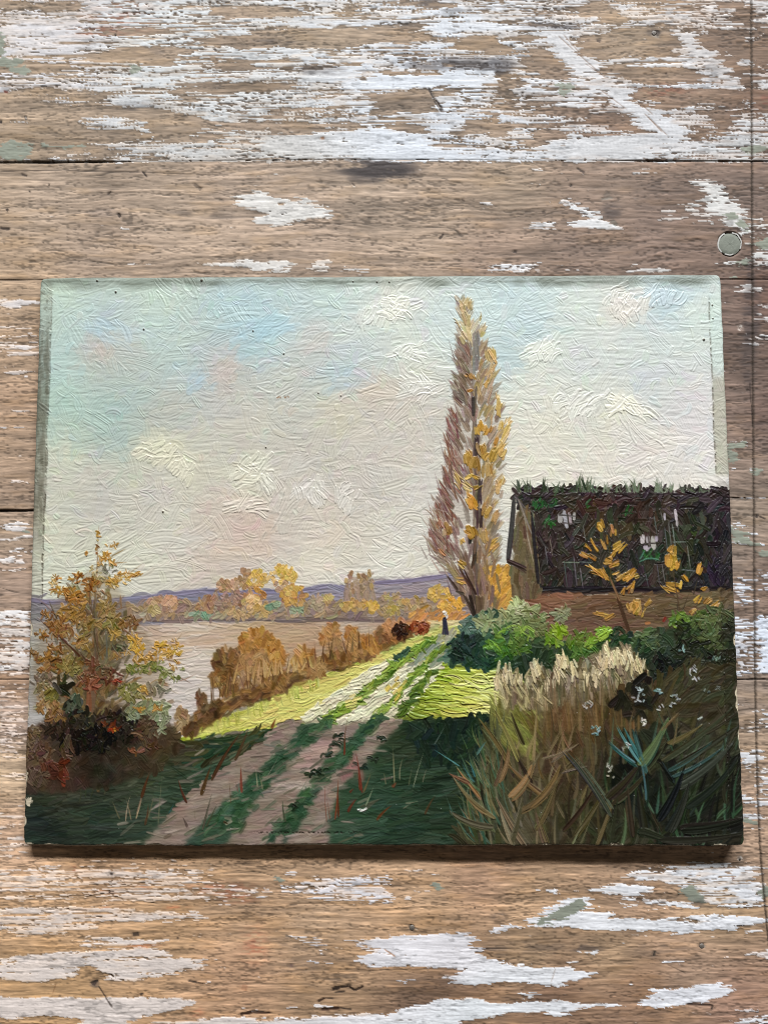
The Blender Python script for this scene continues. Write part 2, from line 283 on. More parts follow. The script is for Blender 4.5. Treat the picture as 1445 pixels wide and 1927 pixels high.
    for (cx, cy, rx, ry, v, s) in [(710,318,75,18,.85,.4),(690,335,40,10,.5,.5),(745,310,40,8,.6,.4),(860,120,110,12,.75,.35),(930,124,40,16,.85,.4),(820,118,50,9,.8,.3),(600,132,60,10,.45,.4),(560,134,20,5,.4,.4),(1060,52,30,4,.8,.4),(1040,48,60,6,.45,.5),(820,8,30,8,.6,.5),(870,18,40,6,.4,.5),(280,100,30,5,.25,.5),(260,200,40,8,.35,.5),(1230,62,14,7,.5,.5),
        (520,78,40,5,.4,.5),(280,95,30,10,.2,.5),(985,175,20,8,.3,.5),(1150,398,20,14,.5,.6),(380,403,60,7,.3,.6),(200,400,34,9,.28,.6),(430,408,30,5,.25,.5),(1290,90,160,20,.12,.8),(1412,600,16,70,.5,.5),(1408,680,14,50,.35,.5),(1412,520,8,60,.4,.5),(1438,840,14,14,.2,.5),(1240,350,60,60,.1,.8),
        (560,1790,100,50,.16,.8),(500,1740,60,60,.12,.9),(560,1820,40,12,.3,.5),(640,1840,30,8,.3,.5),(990,1785,90,10,.28,.6),(1100,1785,30,8,.5,.5),(1240,1790,60,14,.25,.6),(925,1790,30,14,.4,.6),(820,1850,90,14,.22,.7),(940,1725,18,7,.35,.5),(1320,1700,20,14,.35,.6),(1010,1878,60,8,.2,.6),(1260,1875,160,40,.12,.9),(180,1852,10,7,.6,.4)]:
        d = np.hypot((X - cx) / rx, (Y - cy) / ry); stn = np.maximum(stn, v * sm(1 + s, 1 - s, d))
    return cov, grn, stn

def samp(m, x, y):
    fx = np.clip((x - TX0) / TSP, 0, TW - 1.001); fy = np.clip((y - TY0) / TSP, 0, TH - 1.001)
    i = fx.astype(int); j = fy.astype(int); a = fx - i; b = fy - j
    return (m[j, i] * (1 - a) + m[j, i + 1] * a) * (1 - b) + (m[j + 1, i] * (1 - a) + m[j + 1, i + 1] * a) * b

WOOD = [(60,215,(166,138,110)),(60,260,(164,136,106)),(300,220,(158,132,106)),(600,70,(160,134,106)),(480,170,(150,124,100)),(900,85,(150,122,94)),(780,190,(150,124,100)),(1190,80,(160,132,102)),(1240,140,(150,120,92)),(1380,100,(136,104,80)),(1270,185,(134,104,82)),(1150,225,(136,104,82)),(1440,180,(128,94,72)),
    (100,350,(178,150,124)),(300,380,(176,148,122)),(450,330,(174,146,122)),(600,450,(168,140,116)),(200,450,(178,148,122)),(800,400,(170,142,116)),(950,350,(168,140,112)),(950,470,(156,126,104)),(1150,330,(148,120,100)),(1250,430,(136,108,92)),(1300,480,(130,102,86)),(1380,380,(132,106,92)),(1100,480,(142,114,96)),(700,360,(166,140,116)),
    (30,540,(180,146,112)),(30,680,(188,150,114)),(30,750,(182,142,108)),(30,850,(180,144,112)),(30,940,(160,128,102)),(30,980,(178,148,120)),(30,1110,(176,142,118)),(30,1279,(182,138,104)),(30,1350,(196,162,140)),(30,1460,(200,168,132)),(30,1560,(192,156,126)),
    (1380,600,(132,104,90)),(1390,660,(116,90,76)),(1440,560,(120,86,72)),(1380,760,(128,102,88)),(1440,780,(116,88,76)),(1380,820,(140,112,96)),(1400,900,(148,122,104)),(1400,960,(158,134,112)),(1380,1060,(152,128,110)),(1400,1110,(150,122,104)),(1440,1100,(130,102,86)),(1400,1200,(130,104,86)),(1400,1300,(164,138,118)),(1400,1400,(170,140,112)),(1400,1520,(166,136,112)),(1400,1590,(168,140,116)),
    (200,1615,(170,134,100)),(100,1720,(190,152,112)),(300,1750,(186,148,108)),(100,1860,(182,144,100)),(450,1640,(176,142,108)),(470,1720,(178,144,110)),(450,1830,(176,138,106)),(600,1740,(172,142,112)),(800,1690,(184,150,116)),(800,1740,(178,142,106)),(900,1650,(172,136,108)),(620,1850,(152,122,92)),(1000,1790,(150,124,96)),(1000,1700,(180,146,112)),
    (1150,1790,(160,132,102)),(1200,1710,(160,130,104)),(1350,1710,(168,140,108)),(1300,1830,(158,130,108)),(1200,1870,(138,106,80)),(1180,1910,(142,112,90)),(1380,1890,(144,112,94)),(860,1865,(132,102,78)),(1040,1865,(128,98,76)),(800,1925,(120,94,76))]
RED = [(420,1672,60,10),(265,1671,14,5),(205,1678,20,4),(185,1709,34,3),(330,1708,20,3),(270,1780,26,4),(140,1636,8,6),(450,1690,30,10),(480,1780,20,30),(370,1905,12,8),(230,28,60,30),(170,60,50,14),(1440,190,16,14),(1250,170,40,12)]

def table_sample(maps, x, y):
    """colour (0..255), height (m) and gloss of the table at survey points"""
    cov, grn, stn = maps
    q1 = fbm(x, y, 1 / 60., 1 / 5.0, 81, 4, .68) - .5; q2 = fbm(x, y, 1 / 20., 1 / 6., 83, 4, .62) - .5
    c = samp(cov, x + q1 * 74, y + q2 * 11); g = samp(grn, x + q1 * 30, y + q2 * 16); s = samp(stn, x, y)
    wx = (fbm(x, y, 1 / 240., 1 / 60., 91, 3) - .5) * 26          # grain meanders
    yy = y + wx
    gr1 = fbm(x, yy, 1 / 130., 1 / 4.6, 101, 4, .6) - .5
    gr2 = fbm(x, yy, 1 / 260., 1 / 17., 103, 3) - .5
    gr3 = fbm(x, yy, 1 / 26., 1 / 2.9, 107, 2, .9) - .5
    blot = fbm(x, y, 1 / 120., 1 / 60., 109, 3) - .5
    col = field(WOOD, x, y, 3.2, 30.); lo_ = sm(1300, 1650, y)[..., None]; gy_ = .32 - .12 * lo_; col = (col * (1 - gy_) + gy_ * col.mean(-1, keepdims=True)) * (np.array([.97, .97, .965]) * (1 - lo_) + np.array([1.06, 1.04, 1.02]) * lo_)
    v = 1 + gr1 * .42 + gr2 * .26 + gr3 * .34 + (vnoise(x + 3 * y, y, 1 / 9., 1 / 2.0, 108) - .5) * .14 + blot * .22
    pore = sm(.66, .9, vnoise(x + 7 * gr1, yy, 1 / 7., 1 / 1.7, 113) * .72 + vnoise(x, yy, 1 / 70., 1 / 12., 117) * .40)
    v = v * (1 - .26 * pore)
    z = gr1 * .00036 + gr3 * .00020 + gr2 * .00018 - pore * .00016
    # long fine cracks along the grain
    ck = np.exp(-((fbm(x, yy, 1 / 420., 1 / 30., 119, 2) - .5) / .004) ** 2) * sm(.56, .7, vnoise(x, y, 1 / 90., 1 / 30., 121))
    v = v * (1 - .40 * ck); z = z - ck * .0002
    col = col * v[..., None]
    warm = sm(.5, .8, fbm(x, y, 1 / 60., 1 / 14., 123, 3))[..., None]
    col = col * (1 + warm * np.array([.02, -.0, -.04]))
    for (cx, cy, rx, ry) in RED:
        m = np.exp(-(((x - cx) / rx) ** 2 + ((y - cy) / ry) ** 2)) * sm(.35, .6, fbm(x, y, 1 / 12., 1 / 4., 125, 2)); col = col * (1 - m[..., None] * np.array([.0, .16, .18]))
    # paint film
    e1 = fbm(x, y + wx * .5, 1 / 80., 1 / 3.7, 131, 4, .66) - .5
    e2 = .62 * (fbm(x, y + wx * .5, 1 / 30., 1 / 2.6, 137, 3, .6) - .5) + .38 * (fbm(x, y, 1 / 9., 1 / 3.2, 138, 2, .6) - .5)
    e3 = fbm(x, y, 1 / 15., 1 / 13., 139, 2) - .5
    solid = sm(.55, 1.1, c)
    top = sm(312, 296, y)
    weave = (np.sin(x * 2 * math.pi / 7.6 + 1.6 * np.sin(y / 5.2) + 5 * blot) * .5 + .5) * (np.sin(y * 2 * math.pi / 6.1 + gr2 * 9) * .5 + .5)
    wz = .55 * (.4 + 1.2 * (e2 + .5)) * top * sm(.35, .6, vnoise(x, y, 1 / 110., 1 / 50., 141) + .22 * sm(130, 190, y) * sm(90, 220, x))
    f = c + e1 * (2.6 - 1.0 * solid) + e2 * (2.3 - .6 * solid) + e3 * .7 - wz * (weave * .95 - .16) * (1 - .35 * solid)
    f = f - .9 * pore * (1 - solid * .6) - .6 * ck
    hair = sm(.60, .72, fbm(x, y + wx * .5, 1 / 120., 1 / 2.1, 145, 2, .5)); f = f - hair * (.25 + .55 * (1 - solid)) * (1 + sm(.5, .7, vnoise(x, y, 1 / 80., 1 / 30., 146)))
    m = sm(-.10, .22, f)
    thin = fbm(x, y, 1 / 40., 1 / 9., 151, 3)
    wcool = field([(300,100,(204,208,210)),(100,80,(204,202,204)),(800,200,(206,212,220)),(1300,200,(202,204,208)),(1300,30,(200,196,194)),(500,400,(196,194,190)),(1350,380,(196,196,194)),(30,600,(206,200,198)),(30,1200,(216,214,214)),(30,1350,(208,192,182)),(1410,1220,(206,214,226)),
                   (200,1670,(208,192,180)),(200,1810,(206,196,190)),(150,1890,(204,194,188)),(650,1680,(204,202,206)),(850,1790,(212,210,214)),(1200,1740,(212,214,218)),(1300,1870,(216,218,224)),(900,1900,(208,212,216)),(1400,1440,(206,208,212))], x, y, 3, 30)
    wv = 1.03 - .06 * top + (thin - .5) * .16 + gr1 * .16 + e2 * .10 - .10 * (wz * weave) + (vnoise(x, y, 1 / 2.6, 1 / 2.2, 153) - .5) * .05
    trans = (1 - solid) * .34 * sm(.40, .65, thin) + .25 * sm(.14, .0, f)
    pc = wcool * wv[..., None]
    pc = pc * (1 - trans[..., None]) + col * 1.12 * trans[..., None]
    dirt = sm(.60, .78, fbm(x, y, 1 / 14., 1 / 3.2, 157, 3, .6) * .75 + fbm(x, y, 1 / 50., 1 / 20., 159, 2) * .35)
    pc = pc * (1 - .22 * dirt[..., None])
    edge = sm(-.55, -.05, f) * sm(.12, -.02, f)
    col = col * (1 - .20 * edge[..., None])
    lip = sm(.02, .2, f) * sm(.55, .25, f)
    pc = pc * (1 + .05 * lip[..., None]); z = z + lip * .00002
    col = col * (1 - m[..., None]) + pc * m[..., None]
    z = z * (1 - .45 * m) + m * .00015 + m * e2 * .00007 + m * e1 * .00006
    gm = sm(-.1, .12, g - .25 + e3 * 2.2 + e2 * 1.6 + e1) * sm(-.85, -.6, g)
    col = col * (1 - gm[..., None]) + gm[..., None] * np.array([132., 137., 124.]) * (1 + (e2 * .25 + gr1 * .15))[..., None]
    z = z * (1 - .5 * gm) + gm * .00010
    m = np.maximum(m, gm * .8)
    sn = s * sm(.30, .58, fbm(x, y, 1 / 26., 1 / 6., 161, 3) + .25 * (s - .35)) * (1 - .22 * m)
    col = col * (1 - sn[..., None]) + sn[..., None] * np.array([52., 48., 50.])
    # individual marks: dark dents, cracks, scratches (x0, y0, x1, y1, width, strength)
    def line(x0, y0, x1, y1, w, k, colr=(38, 30, 26), dz=.00025, rag=1.0):
        nonlocal col, z
        L2 = (x1 - x0) ** 2 + (y1 - y0) ** 2 + 1e-6
        sel = (x > min(x0, x1) - w * 4 - 3) & (x < max(x0, x1) + w * 4 + 3) & (y > min(y0, y1) - w * 4 - 3) & (y < max(y0, y1) + w * 4 + 3)
        if not sel.any(): return
        X_, Y_ = x[sel], y[sel]
        t = np.clip(((X_ - x0) * (x1 - x0) + (Y_ - y0) * (y1 - y0)) / L2, 0, 1)
        d = np.hypot(X_ - x0 - t * (x1 - x0), Y_ - y0 - t * (y1 - y0)) + rag * (e2[sel] * w * 1.6)
        a = k * sm(w + .9, w - .9, d) * sm(0, .12, t + .04) * sm(1, .85, t - .04)
        col[sel] = col[sel] * (1 - a[:, None]) + a[:, None] * np.array(colr, float); z[sel] = z[sel] - a * dz
    for a in LINES: line(*a)
    # seam groove between the boards and their end pieces
    dx = x - xseam(y) + e2 * 7
    ln = np.exp(-(dx / 2.0) ** 2) * (sm(-.3, .3, e1 * 1.2 + .35 + .4 * sm(760, 600, y) * sm(0, 40, y)))
    col = col * (1 - .66 * ln[..., None]) + .66 * ln[..., None] * np.array([58., 50., 42.])
    return col, z, m

LINES = [(-20,162,120,163,1.3,.35,(120,100,84)),(0,322,120,321,.9,.75),(120,321,270,324,.9,.75),(270,324,420,330,.7,.5),(268,322,277,333,1.6,.8),(365,346,380,358,3.2,.55,(70,60,52)),(40,328,52,331,2,.6),(202,366,210,360,1.4,.6),(222,402,228,408,2.6,.8),(12,394,16,396,3,.8),(0,429,20,430,2.2,.8),(55,359,58,362,1.6,.7),(92,347,94,348,1.6,.8),
    (80,456,84,457,1.2,.7),(436,454,446,455,1,.7),(662,344,668,350,1,.7),(806,166,818,188,2.4,.75),(818,188,833,210,3.2,.75),(812,172,828,206,1.2,.6,(150,140,130)),(1145,360,1138,374,5,.5,(96,88,80)),(1152,372,1130,376,2.5,.6,(120,116,108)),(1150,415,1160,425,4,.5,(90,92,86)),(1085,316,1100,326,2,.6),(1072,348,1076,350,3,.75),
    (868,376,874,378,2,.6),(835,440,826,450,2.2,.75),(966,473,972,475,2.4,.7),(1020,400,1026,399,2,.6),(1230,58,1240,66,4.5,.6),(1226,66,1240,70,2,.5,(150,146,140)),(1122,76,1130,78,3,.6),(48,218,50,226,2.2,.8),(49,219,50,224,1.2,.8,(190,186,180)),(0,229,5,230,3,.9),(8,172,16,174,2.4,.8,(90,36,24)),(217,64,218,69,1.6,.95),
    (402,92,408,96,2,.8),(638,160,642,162,2.6,.6,(120,112,104)),(604,261,610,259,2.8,.8,(120,80,50)),(402,212,403,213,1.2,.8),(527,206,530,206,1.8,.8),(1252,138,1254,139,1.6,.8),(936,286,938,287,1.4,.9),(288,30,300,34,1,.4),(960,10,1000,22,1.2,.4),
    (1050,68,1078,94,.9,.6,(120,96,80)),(1060,66,1090,100,.9,.6,(120,96,80)),(1078,94,1142,150,.9,.6,(120,96,80)),(1130,170,1178,206,.9,.5,(120,96,80)),(1184,178,1228,216,1,.6,(120,96,80)),(1212,214,1246,250,.9,.6,(120,96,80)),(1218,220,1256,256,.9,.6,(120,96,80)),(1300,8,1346,50,1.4,.5,(130,104,84)),(1100,120,1150,152,.8,.5,(120,96,80)),(420,40,470,90,.6,.3),(500,150,470,160,.6,.3),
    (1440,1278,1370,1279,.9,.6),(-20,961,54,962,1.3,.95,(14,10,8),.0006),(1410,720,1412,760,1.4,.5),(1414,760,1416,800,1.4,.6),(1404,733,1408,734,2.4,.7),(1422,970,1426,972,3.2,.85),(1428,972,1440,977,1.4,.7),(1424,967,1426,969,1.2,.5,(170,160,150)),
    (1390,616,1394,618,5.4,.8,(206,200,192)),(1391,617,1393,618,2.2,.9,(90,70,60)),(1378,1652,1379,1654,2.6,.9,(60,16,12)),(1396,1618,1397,1618,.8,.6),(210,1643,211,1647,2.4,.85),(205,1678,208,1680,1.5,.8),(250,1759,262,1757,3,.75),(1390,1614,1394,1618,5,.8,(204,200,194)),(1391,1616,1393,1617,2,.9,(80,60,50)),
    (176,1848,182,1852,5,.75,(48,38,36)),(186,1856,204,1884,1.2,.7),(204,1884,212,1896,1.6,.6),(170,1850,186,1846,2,.7),(106,1850,100,1870,.9,.5,(110,76,50)),(355,1846,372,1849,1.6,.85),(372,1849,384,1851,1,.7),(264,1871,270,1872,2.6,.75),(318,1862,328,1861,1,.5),(334,1768,336,1764,1.8,.6),
    (452,1909,475,1905,2.4,.9,(40,22,14)),(475,1905,510,1906,1.6,.85,(40,22,14)),(470,1902,498,1904,1.2,.8),(598,1885,612,1878,2.2,.85,(40,26,18)),(612,1878,628,1880,1.2,.7),(604,1900,640,1897,2.2,.9,(40,22,14)),(640,1897,662,1900,1.2,.8),(625,1862,640,1858,3,.9,(30,20,14)),(640,1858,656,1856,2.4,.9,(30,20,14)),(656,1856,668,1864,2,.9,(30,20,14)),(668,1864,684,1856,2,.9,(30,20,14)),(630,1868,650,1866,1.4,.8),
    (545,1816,552,1817,3,.4,(80,60,64)),(455,1857,466,1860,5,.35,(140,90,66)),(538,1761,548,1764,2.4,.55,(110,104,98)),(545,1703,560,1703,1.2,.5),(440,1625,495,1624,1,.55),(290,1615,296,1617,1,.5),(768,1745,780,1747,6,.5,(110,96,84)),(771,1743,778,1744,3.6,.9,(26,20,14)),(783,1748,784,1750,1.5,.6,(200,190,176)),
    (1314,1778,1324,1780,4.6,.7,(60,50,44)),(1320,1778,1326,1783,2,.7,(176,168,158)),(1228,1794,1233,1795,4.6,.8,(50,46,42)),(1290,1889,1340,1892,1.6,.85,(36,24,18)),(1340,1892,1338,1900,1.4,.8),(893,1707,893,1711,1.2,.9),(723,1786,744,1800,1.2,.6,(150,96,60)),(1255,1815,1290,1832,.8,.4),(1045,1822,1036,1850,.8,.5,(140,120,104)),(1092,1860,1094,1864,3,.5),(1185,1848,1190,1850,3,.4),
    (440,1580,430,1582,.6,.3),(1010,1580,1060,1581,1,.4),(990,1700,1040,1700,.8,.5,(60,44,30)),(1000,1768,1080,1765,.9,.5,(60,44,30)),(1010,1775,1070,1772,.9,.5,(60,44,30)),(850,1600,856,1600,.8,.4),(500,1700,720,1702,.7,.35,(90,64,44)),(400,1752,700,1748,.8,.35,(96,68,46)),(700,1748,760,1740,.8,.3,(96,68,46)),(440,1800,560,1796,.7,.3,(90,64,44)),(580,1830,720,1826,.7,.35,(80,58,40)),(1180,1690,1240,1694,.8,.4)]

# ---------------------------------------------------------------- the painted scene
MOTIFS = ['painted_sky', 'painted_hills', 'painted_river', 'painted_far_bank', 'painted_meadow', 'painted_track',
          'painted_shaded_grass', 'painted_hedge', 'painted_poplar', 'painted_barn', 'painted_sapling',
          'painted_green_bushes', 'painted_reeds', 'painted_shrub', 'painted_walker', 'painted_cow', 'painted_pale_grass', 'painted_cow', 'painted_sapling']
MI = {n: i for i, n in enumerate(MOTIFS[:17])}
def motif(n): CUR[0] = MI['painted_' + n]

SKY = [(110,560,(186,208,192)),(150,600,(180,204,200)),(190,625,(168,196,210)),(300,560,(188,209,196)),(280,620,(180,203,205)),(450,580,(176,202,208)),
 (490,615,(163,196,209)),(470,650,(170,198,208)),(620,560,(190,208,206)),(110,650,(178,203,200)),(110,700,(174,203,199)),(120,760,(163,199,190)),(110,800,(176,200,188)),(200,790,(160,192,186)),
 (200,820,(165,192,190)),(260,700,(180,192,186)),(190,655,(190,180,172)),(215,645,(190,183,176)),(240,760,(165,192,190)),(350,700,(180,195,195)),(365,715,(165,190,208)),(330,670,(180,200,198)),
 (420,700,(192,180,175)),(400,730,(192,184,178)),(330,760,(184,186,180)),(280,780,(178,184,178)),(300,845,(208,207,184)),(340,870,(208,207,188)),(130,860,(206,210,190)),
 (100,1000,(206,209,190)),(200,930,(195,194,190)),(160,900,(198,198,190)),(450,820,(196,193,186)),(470,890,(208,208,190)),(430,900,(205,205,192)),(430,970,(206,190,180)),(470,985,(206,181,172)),
 (400,1060,(206,192,182)),(250,1050,(208,210,198)),(120,1080,(205,210,196)),(600,1060,(216,212,202)),(750,1050,(216,215,208)),(735,578,(214,214,203)),(700,600,(204,209,204)),
 (680,650,(190,200,205)),(640,700,(178,199,210)),(540,620,(185,203,208)),(590,650,(192,188,184)),(560,700,(190,192,190)),(770,680,(208,212,204)),(700,740,(203,190,181)),(620,780,(202,197,180)),
 (560,850,(196,193,187)),(540,790,(195,196,188)),(780,780,(203,197,190)),(700,900,(200,196,192)),(800,900,(206,204,200)),(780,980,(210,208,202)),(850,600,(198,211,212)),(950,560,(190,208,212)),
 (990,610,(184,205,212)),(950,680,(184,204,210)),(1020,670,(210,216,209)),(1080,600,(205,212,208)),(1180,580,(219,212,203)),(1230,550,(184,204,215)),(1240,575,(186,205,216)),
 (1310,600,(206,216,212)),(1200,650,(202,211,212)),(1100,700,(206,212,212)),(1200,730,(194,205,215)),(1000,730,(214,216,210)),(1175,765,(224,223,208)),(1030,800,(219,218,208)),
 (1200,850,(221,218,215)),(1300,780,(212,212,219)),(1330,860,(218,218,222)),(1100,890,(223,221,212)),(1000,880,(221,221,210)),(1300,905,(223,221,217)),(540,940,(205,200,194)),(620,980,(208,200,190)),(340,1000,(206,205,196)),(300,930,(198,197,192))]
def sky_col(x, y):
    c = field(SKY, x, y, 3.0, 20.); g = c.mean(-1, keepdims=True)
    wob = (fbm(x, y, 1 / 40., 1 / 22., 61, 3) - .5)[..., None]
    t = sm(600, 900, np.asarray(y) + .12 * np.asarray(x) - 60)[..., None]
    gk = (.10 + .16 * sm(700, 300, np.asarray(x)))[..., None]; c = c * (1 - gk) + gk * g * np.array([1.01, 1.0, .98])
    return c * (np.array([.955, .965, .945]) * (1 - t) + np.array([.945, .935, .905]) * t) + wob * np.array([10, 6, -2])

def paint_everything():
    GX, GY = np.meshgrid(np.arange(NX), np.arange(NY)); PX, PY = hmap(H_B2P, GX, GY)
    COL[...] = field([(700,600,(190,200,200)),(700,1050,(205,203,196)),(200,1140,(125,115,125)),(1200,1140,(125,100,80)),(200,1250,(180,172,166)),(650,1250,(170,150,120)),
                      (200,1500,(45,60,52)),(700,1500,(60,75,60)),(1200,1500,(55,55,38)),(1200,1300,(80,75,50)),(850,1300,(160,165,80))], PX, PY, 4, 20)
    # --- sky, short arcs laid in every direction
    motif('sky')
    wash([(30,490),(1420,490),(1420,1130),(30,1130)], sky_col)
    N = 4200
    xs = rng.uniform(50, 1400, N); ys = rng.uniform(505, 1125, N)
    o = np.argsort(ys + rng.normal(0, 400, N)); xs = xs[o]; ys = ys[o]
    cols = sky_col(xs, ys)
    an = vnoise(xs, ys, 1 / 95, 1 / 70, 5) * 300 - 120; thick = sm(.35, .7, fbm(xs, ys, 1 / 110, 1 / 80, 6, 3))
    for i in range(N):
        low = sm(1000, 1090, ys[i])
        a = (an[i] + rng.normal(0, 22)) * (1 - low) + rng.normal(2, 5) * low
        if rng.random() < .35: a = rng.normal(12, 14)
        big = rng.random() ** 2.5
        wide = rng.uniform(15, 34) if rng.random() < .6 else rng.uniform(7, 15)
        dab(xs[i], ys[i], a, rng.uniform(44, 100), wide, cols[i] + rng.normal(0, 2.2), h=(.20 + .36 * thick[i]) + (.25 * big * thick[i] if wide < 15 else 0), k=rng.normal(0, .26), taper=.5, dry=.2, var=3.0, op=.95, cop=.45, pk=0, rimk=(.12 * big if wide < 15 else .0), fine=1.4)
    for i in range(1500):     # short crossing touches
        x, y = rng.uniform(60, 1385), rng.uniform(530, 1095)
        dab(x, y, rng.choice([rng.normal(20, 18), rng.normal(-35, 18), rng.normal(75, 20)]), rng.uniform(14, 34), rng.uniform(7, 16), sky_col(np.array([x]), np.array([y]))[0] + rng.normal(0, 3.5, 3), h=rng.uniform(.25, .6), k=rng.normal(0, .2), taper=.6, dry=.5, var=4, op=.9, cop=.5, pk=0, rimk=.05, fine=1.4)
    # loaded cloud touches
    for (x, y, a, l, w, c) in [(735,577,20,46,26,(222,221,208)),(712,590,70,34,24,(214,215,204)),(690,598,60,36,22,(209,212,203)),(745,590,-20,34,18,(220,220,207)),(755,575,35,22,14,(228,227,214)),
        (300,848,30,50,24,(214,212,186)),(330,866,60,44,24,(213,211,188)),(345,890,80,36,24,(212,209,188)),(280,856,10,40,20,(210,208,186)),(455,900,30,44,20,(214,212,196)),(480,884,15,40,16,(216,214,198)),(500,905,120,36,22,(211,210,196)),
        (1175,765,-22,52,22,(230,228,212)),(1195,776,-25,40,16,(230,228,213)),(1160,758,-40,24,16,(226,224,208)),(1178,560,15,42,26,(216,213,204)),(1190,580,70,44,24,(216,211,203)),(1160,575,60,34,22,(214,211,203)),
        (1170,590,100,26,30,(214,208,201)),(470,952,5,56,18,(212,205,192)),(450,950,30,36,16,(214,207,194)),(580,920,60,44,24,(210,207,199)),(600,932,100,30,30,(208,205,196)),(770,668,-5,54,16,(218,219,210)),(760,660,45,36,14,(216,218,208)),
        (1010,662,20,44,22,(218,220,208)),(1030,655,60,38,22,(219,221,210)),(780,720,-40,50,20,(214,213,204)),(800,735,20,50,18,(216,213,206)),(490,865,50,40,20,(208,207,190)),(655,935,75,40,24,(211,208,200)),(560,875,35,60,24,(203,200,190)),
        (200,650,60,36,20,(188,174,167)),(190,668,80,30,16,(190,178,170)),(420,705,60,40,24,(193,178,172)),(432,690,30,30,18,(194,180,174)),(590,650,35,56,20,(194,190,184)),(1110,760,40,60,20,(221,220,211)),(1060,762,50,60,18,(219,219,210)),
        (490,615,25,70,26,(160,194,209)),(520,606,20,60,22,(167,198,209)),(1240,560,75,44,22,(194,209,214)),(370,718,55,36,18,(162,189,208)),(200,620,-35,60,22,(165,195,213)),(240,630,-40,60,22,(172,198,210))]:
        pale = sum(c) > 600
        for q in range(12):
            dab(x + rng.normal(0, l * .34), y + rng.normal(0, w * .42), a + rng.normal(0, 22), l * rng.uniform(.45, .9), w * rng.uniform(.4, .8), cj(c, 1.5) * (.72 if pale else .5) + (.28 if pale else .5) * sky_col(np.array([x]), np.array([y]))[0], h=.75 if pale else .4, k=rng.normal(.1, .2), dry=.6, var=3, op=.9, cop=.5 if pale else .35, pk=.1, rimk=.22 if pale else .05)
    # --- hills
    motif('hills')
    hill = [(40,1122),(100,1130),(200,1128),(280,1120),(385,1108),(420,1112),(560,1108),(600,1102),(625,1098),(650,1108),(700,1093),(780,1088),(840,1080),(880,1072),(970,1070),(970,1165),(40,1190)]
    hc = [(80,1140,(126,120,134)),(80,1180,(130,125,132)),(300,1125,(122,118,136)),(340,1130,(118,114,140)),(560,1120,(124,118,138)),(620,1112,(128,122,142)),(740,1105,(134,126,142)),(820,1090,(140,130,146)),(780,1130,(132,118,128)),(700,1140,(140,122,124)),(200,1160,(128,118,120)),(920,1100,(130,110,105))]
    fill(hill, 420, lambda x, y: field(hc, x, y) * np.array([1.01, 1.02, .955]), 3, 60, 8, h=.45, aj=5, cs=3, var=4, dry=.15)
    for i in range(len(hill) - 4):
        (ax, ay), (bx_, by_) = hill[i], hill[i + 1]
        for q in range(3): dab((ax + bx_) / 2 + rng.normal(0, 6), (ay + by_) / 2 + 4, math.degrees(math.atan2(ay - by_, bx_ - ax)), math.hypot(bx_ - ax, by_ - ay) * 1.15, 8, cj((120,115,134), 3), h=.5, var=4, dry=.15)
    # --- river
    motif('river')
    riv = [(40,1172),(300,1176),(500,1168),(820,1166),(790,1185),(700,1200),(600,1240),(520,1280),(420,1345),(345,1400),(40,1490)]
    rc = [(300,1190,(170,150,132)),(420,1190,(176,152,128)),(520,1185,(170,145,120)),(480,1180,(178,155,125)),(620,1185,(172,150,132)),(660,1180,(182,166,152)),(740,1180,(170,145,125)),(540,1210,(172,140,112)),
          (320,1215,(196,180,165)),(360,1210,(205,195,185)),(390,1240,(196,188,180)),(340,1280,(194,188,186)),(370,1320,(192,184,182)),(330,1340,(186,180,178)),(100,1190,(150,146,142)),(60,1210,(160,162,156)),(60,1290,(150,148,146)),
          (60,1340,(165,166,168)),(60,1420,(160,160,166)),(150,1220,(190,182,178)),(420,1215,(196,184,172)),(250,1250,(190,182,178)),(600,1210,(165,135,110)),(640,1195,(176,158,142))]
    fill(riv, 1150, lambda x, y: field(rc, x, y) + np.array([4, 0, -6]), 1, 46, 9, h=.42, aj=6, cs=2.5, var=4, dry=.12)
    for i in range(60): dab(rng.uniform(300, 560), rng.uniform(1185, 1225), rng.normal(2, 6), 60, 6, cj((186,158,128), 8), h=.3, op=.5, ident=False)
    # --- far bank
    motif('far_bank')
    for i in range(110): dab(rng.uniform(210, 830), 1163 + rng.normal(0, 3.2), rng.normal(0, 2.5), rng.uniform(30, 90), 6, cj((112,96,92), 7), h=.4, var=4)
    fill([(240,1138),(400,1132),(640,1135),(840,1130),(840,1160),(240,1162)], 330, [(140,118,104),(150,124,98),(128,108,104),(158,130,92),(132,116,106),(150,138,110)], 40, 22, 9, h=.5, aj=40)
    def crown(x, y, rx, ry, pal, n, ln=12, wd=8, **kw):
        spray(x, y, rx, ry, n, pal, ln, wd, ang=90, aj=42, **kw)
    O1 = [(172,132,84),(160,122,84),(184,142,84)]; O2 = [(186,152,92),(194,162,98),(174,142,84)]; BR = [(138,108,84),(128,102,86),(150,118,90)]
    crown(308,1137,28,16,[(150,122,102),(162,126,98),(176,138,108)],60); crown(322,1130,18,8,[(190,150,118),(176,140,116)],14)
    crown(292,1148,10,9,[(168,148,98)],12); crown(388,1138,18,16,[(140,110,88),(156,120,84)],40)
    crown(430,1125,28,26,[(134,110,98),(142,116,96),(150,118,88)],90); crown(422,1102,14,10,[(150,118,92),(160,128,100)],20); crown(462,1090,15,18,[(150,118,80),(162,132,100),(142,112,82)],34); crown(438,1100,10,12,[(165,135,105)],16)
    crown(484,1088,18,16,O2 + [(186,152,72)],44); crown(480,1120,18,16,[(176,128,72),(150,112,84)],34)
    crown(532,1082,28,17,[(190,156,84),(200,168,96),(180,146,80)],64); crown(532,1104,14,12,[(156,130,108)],16)
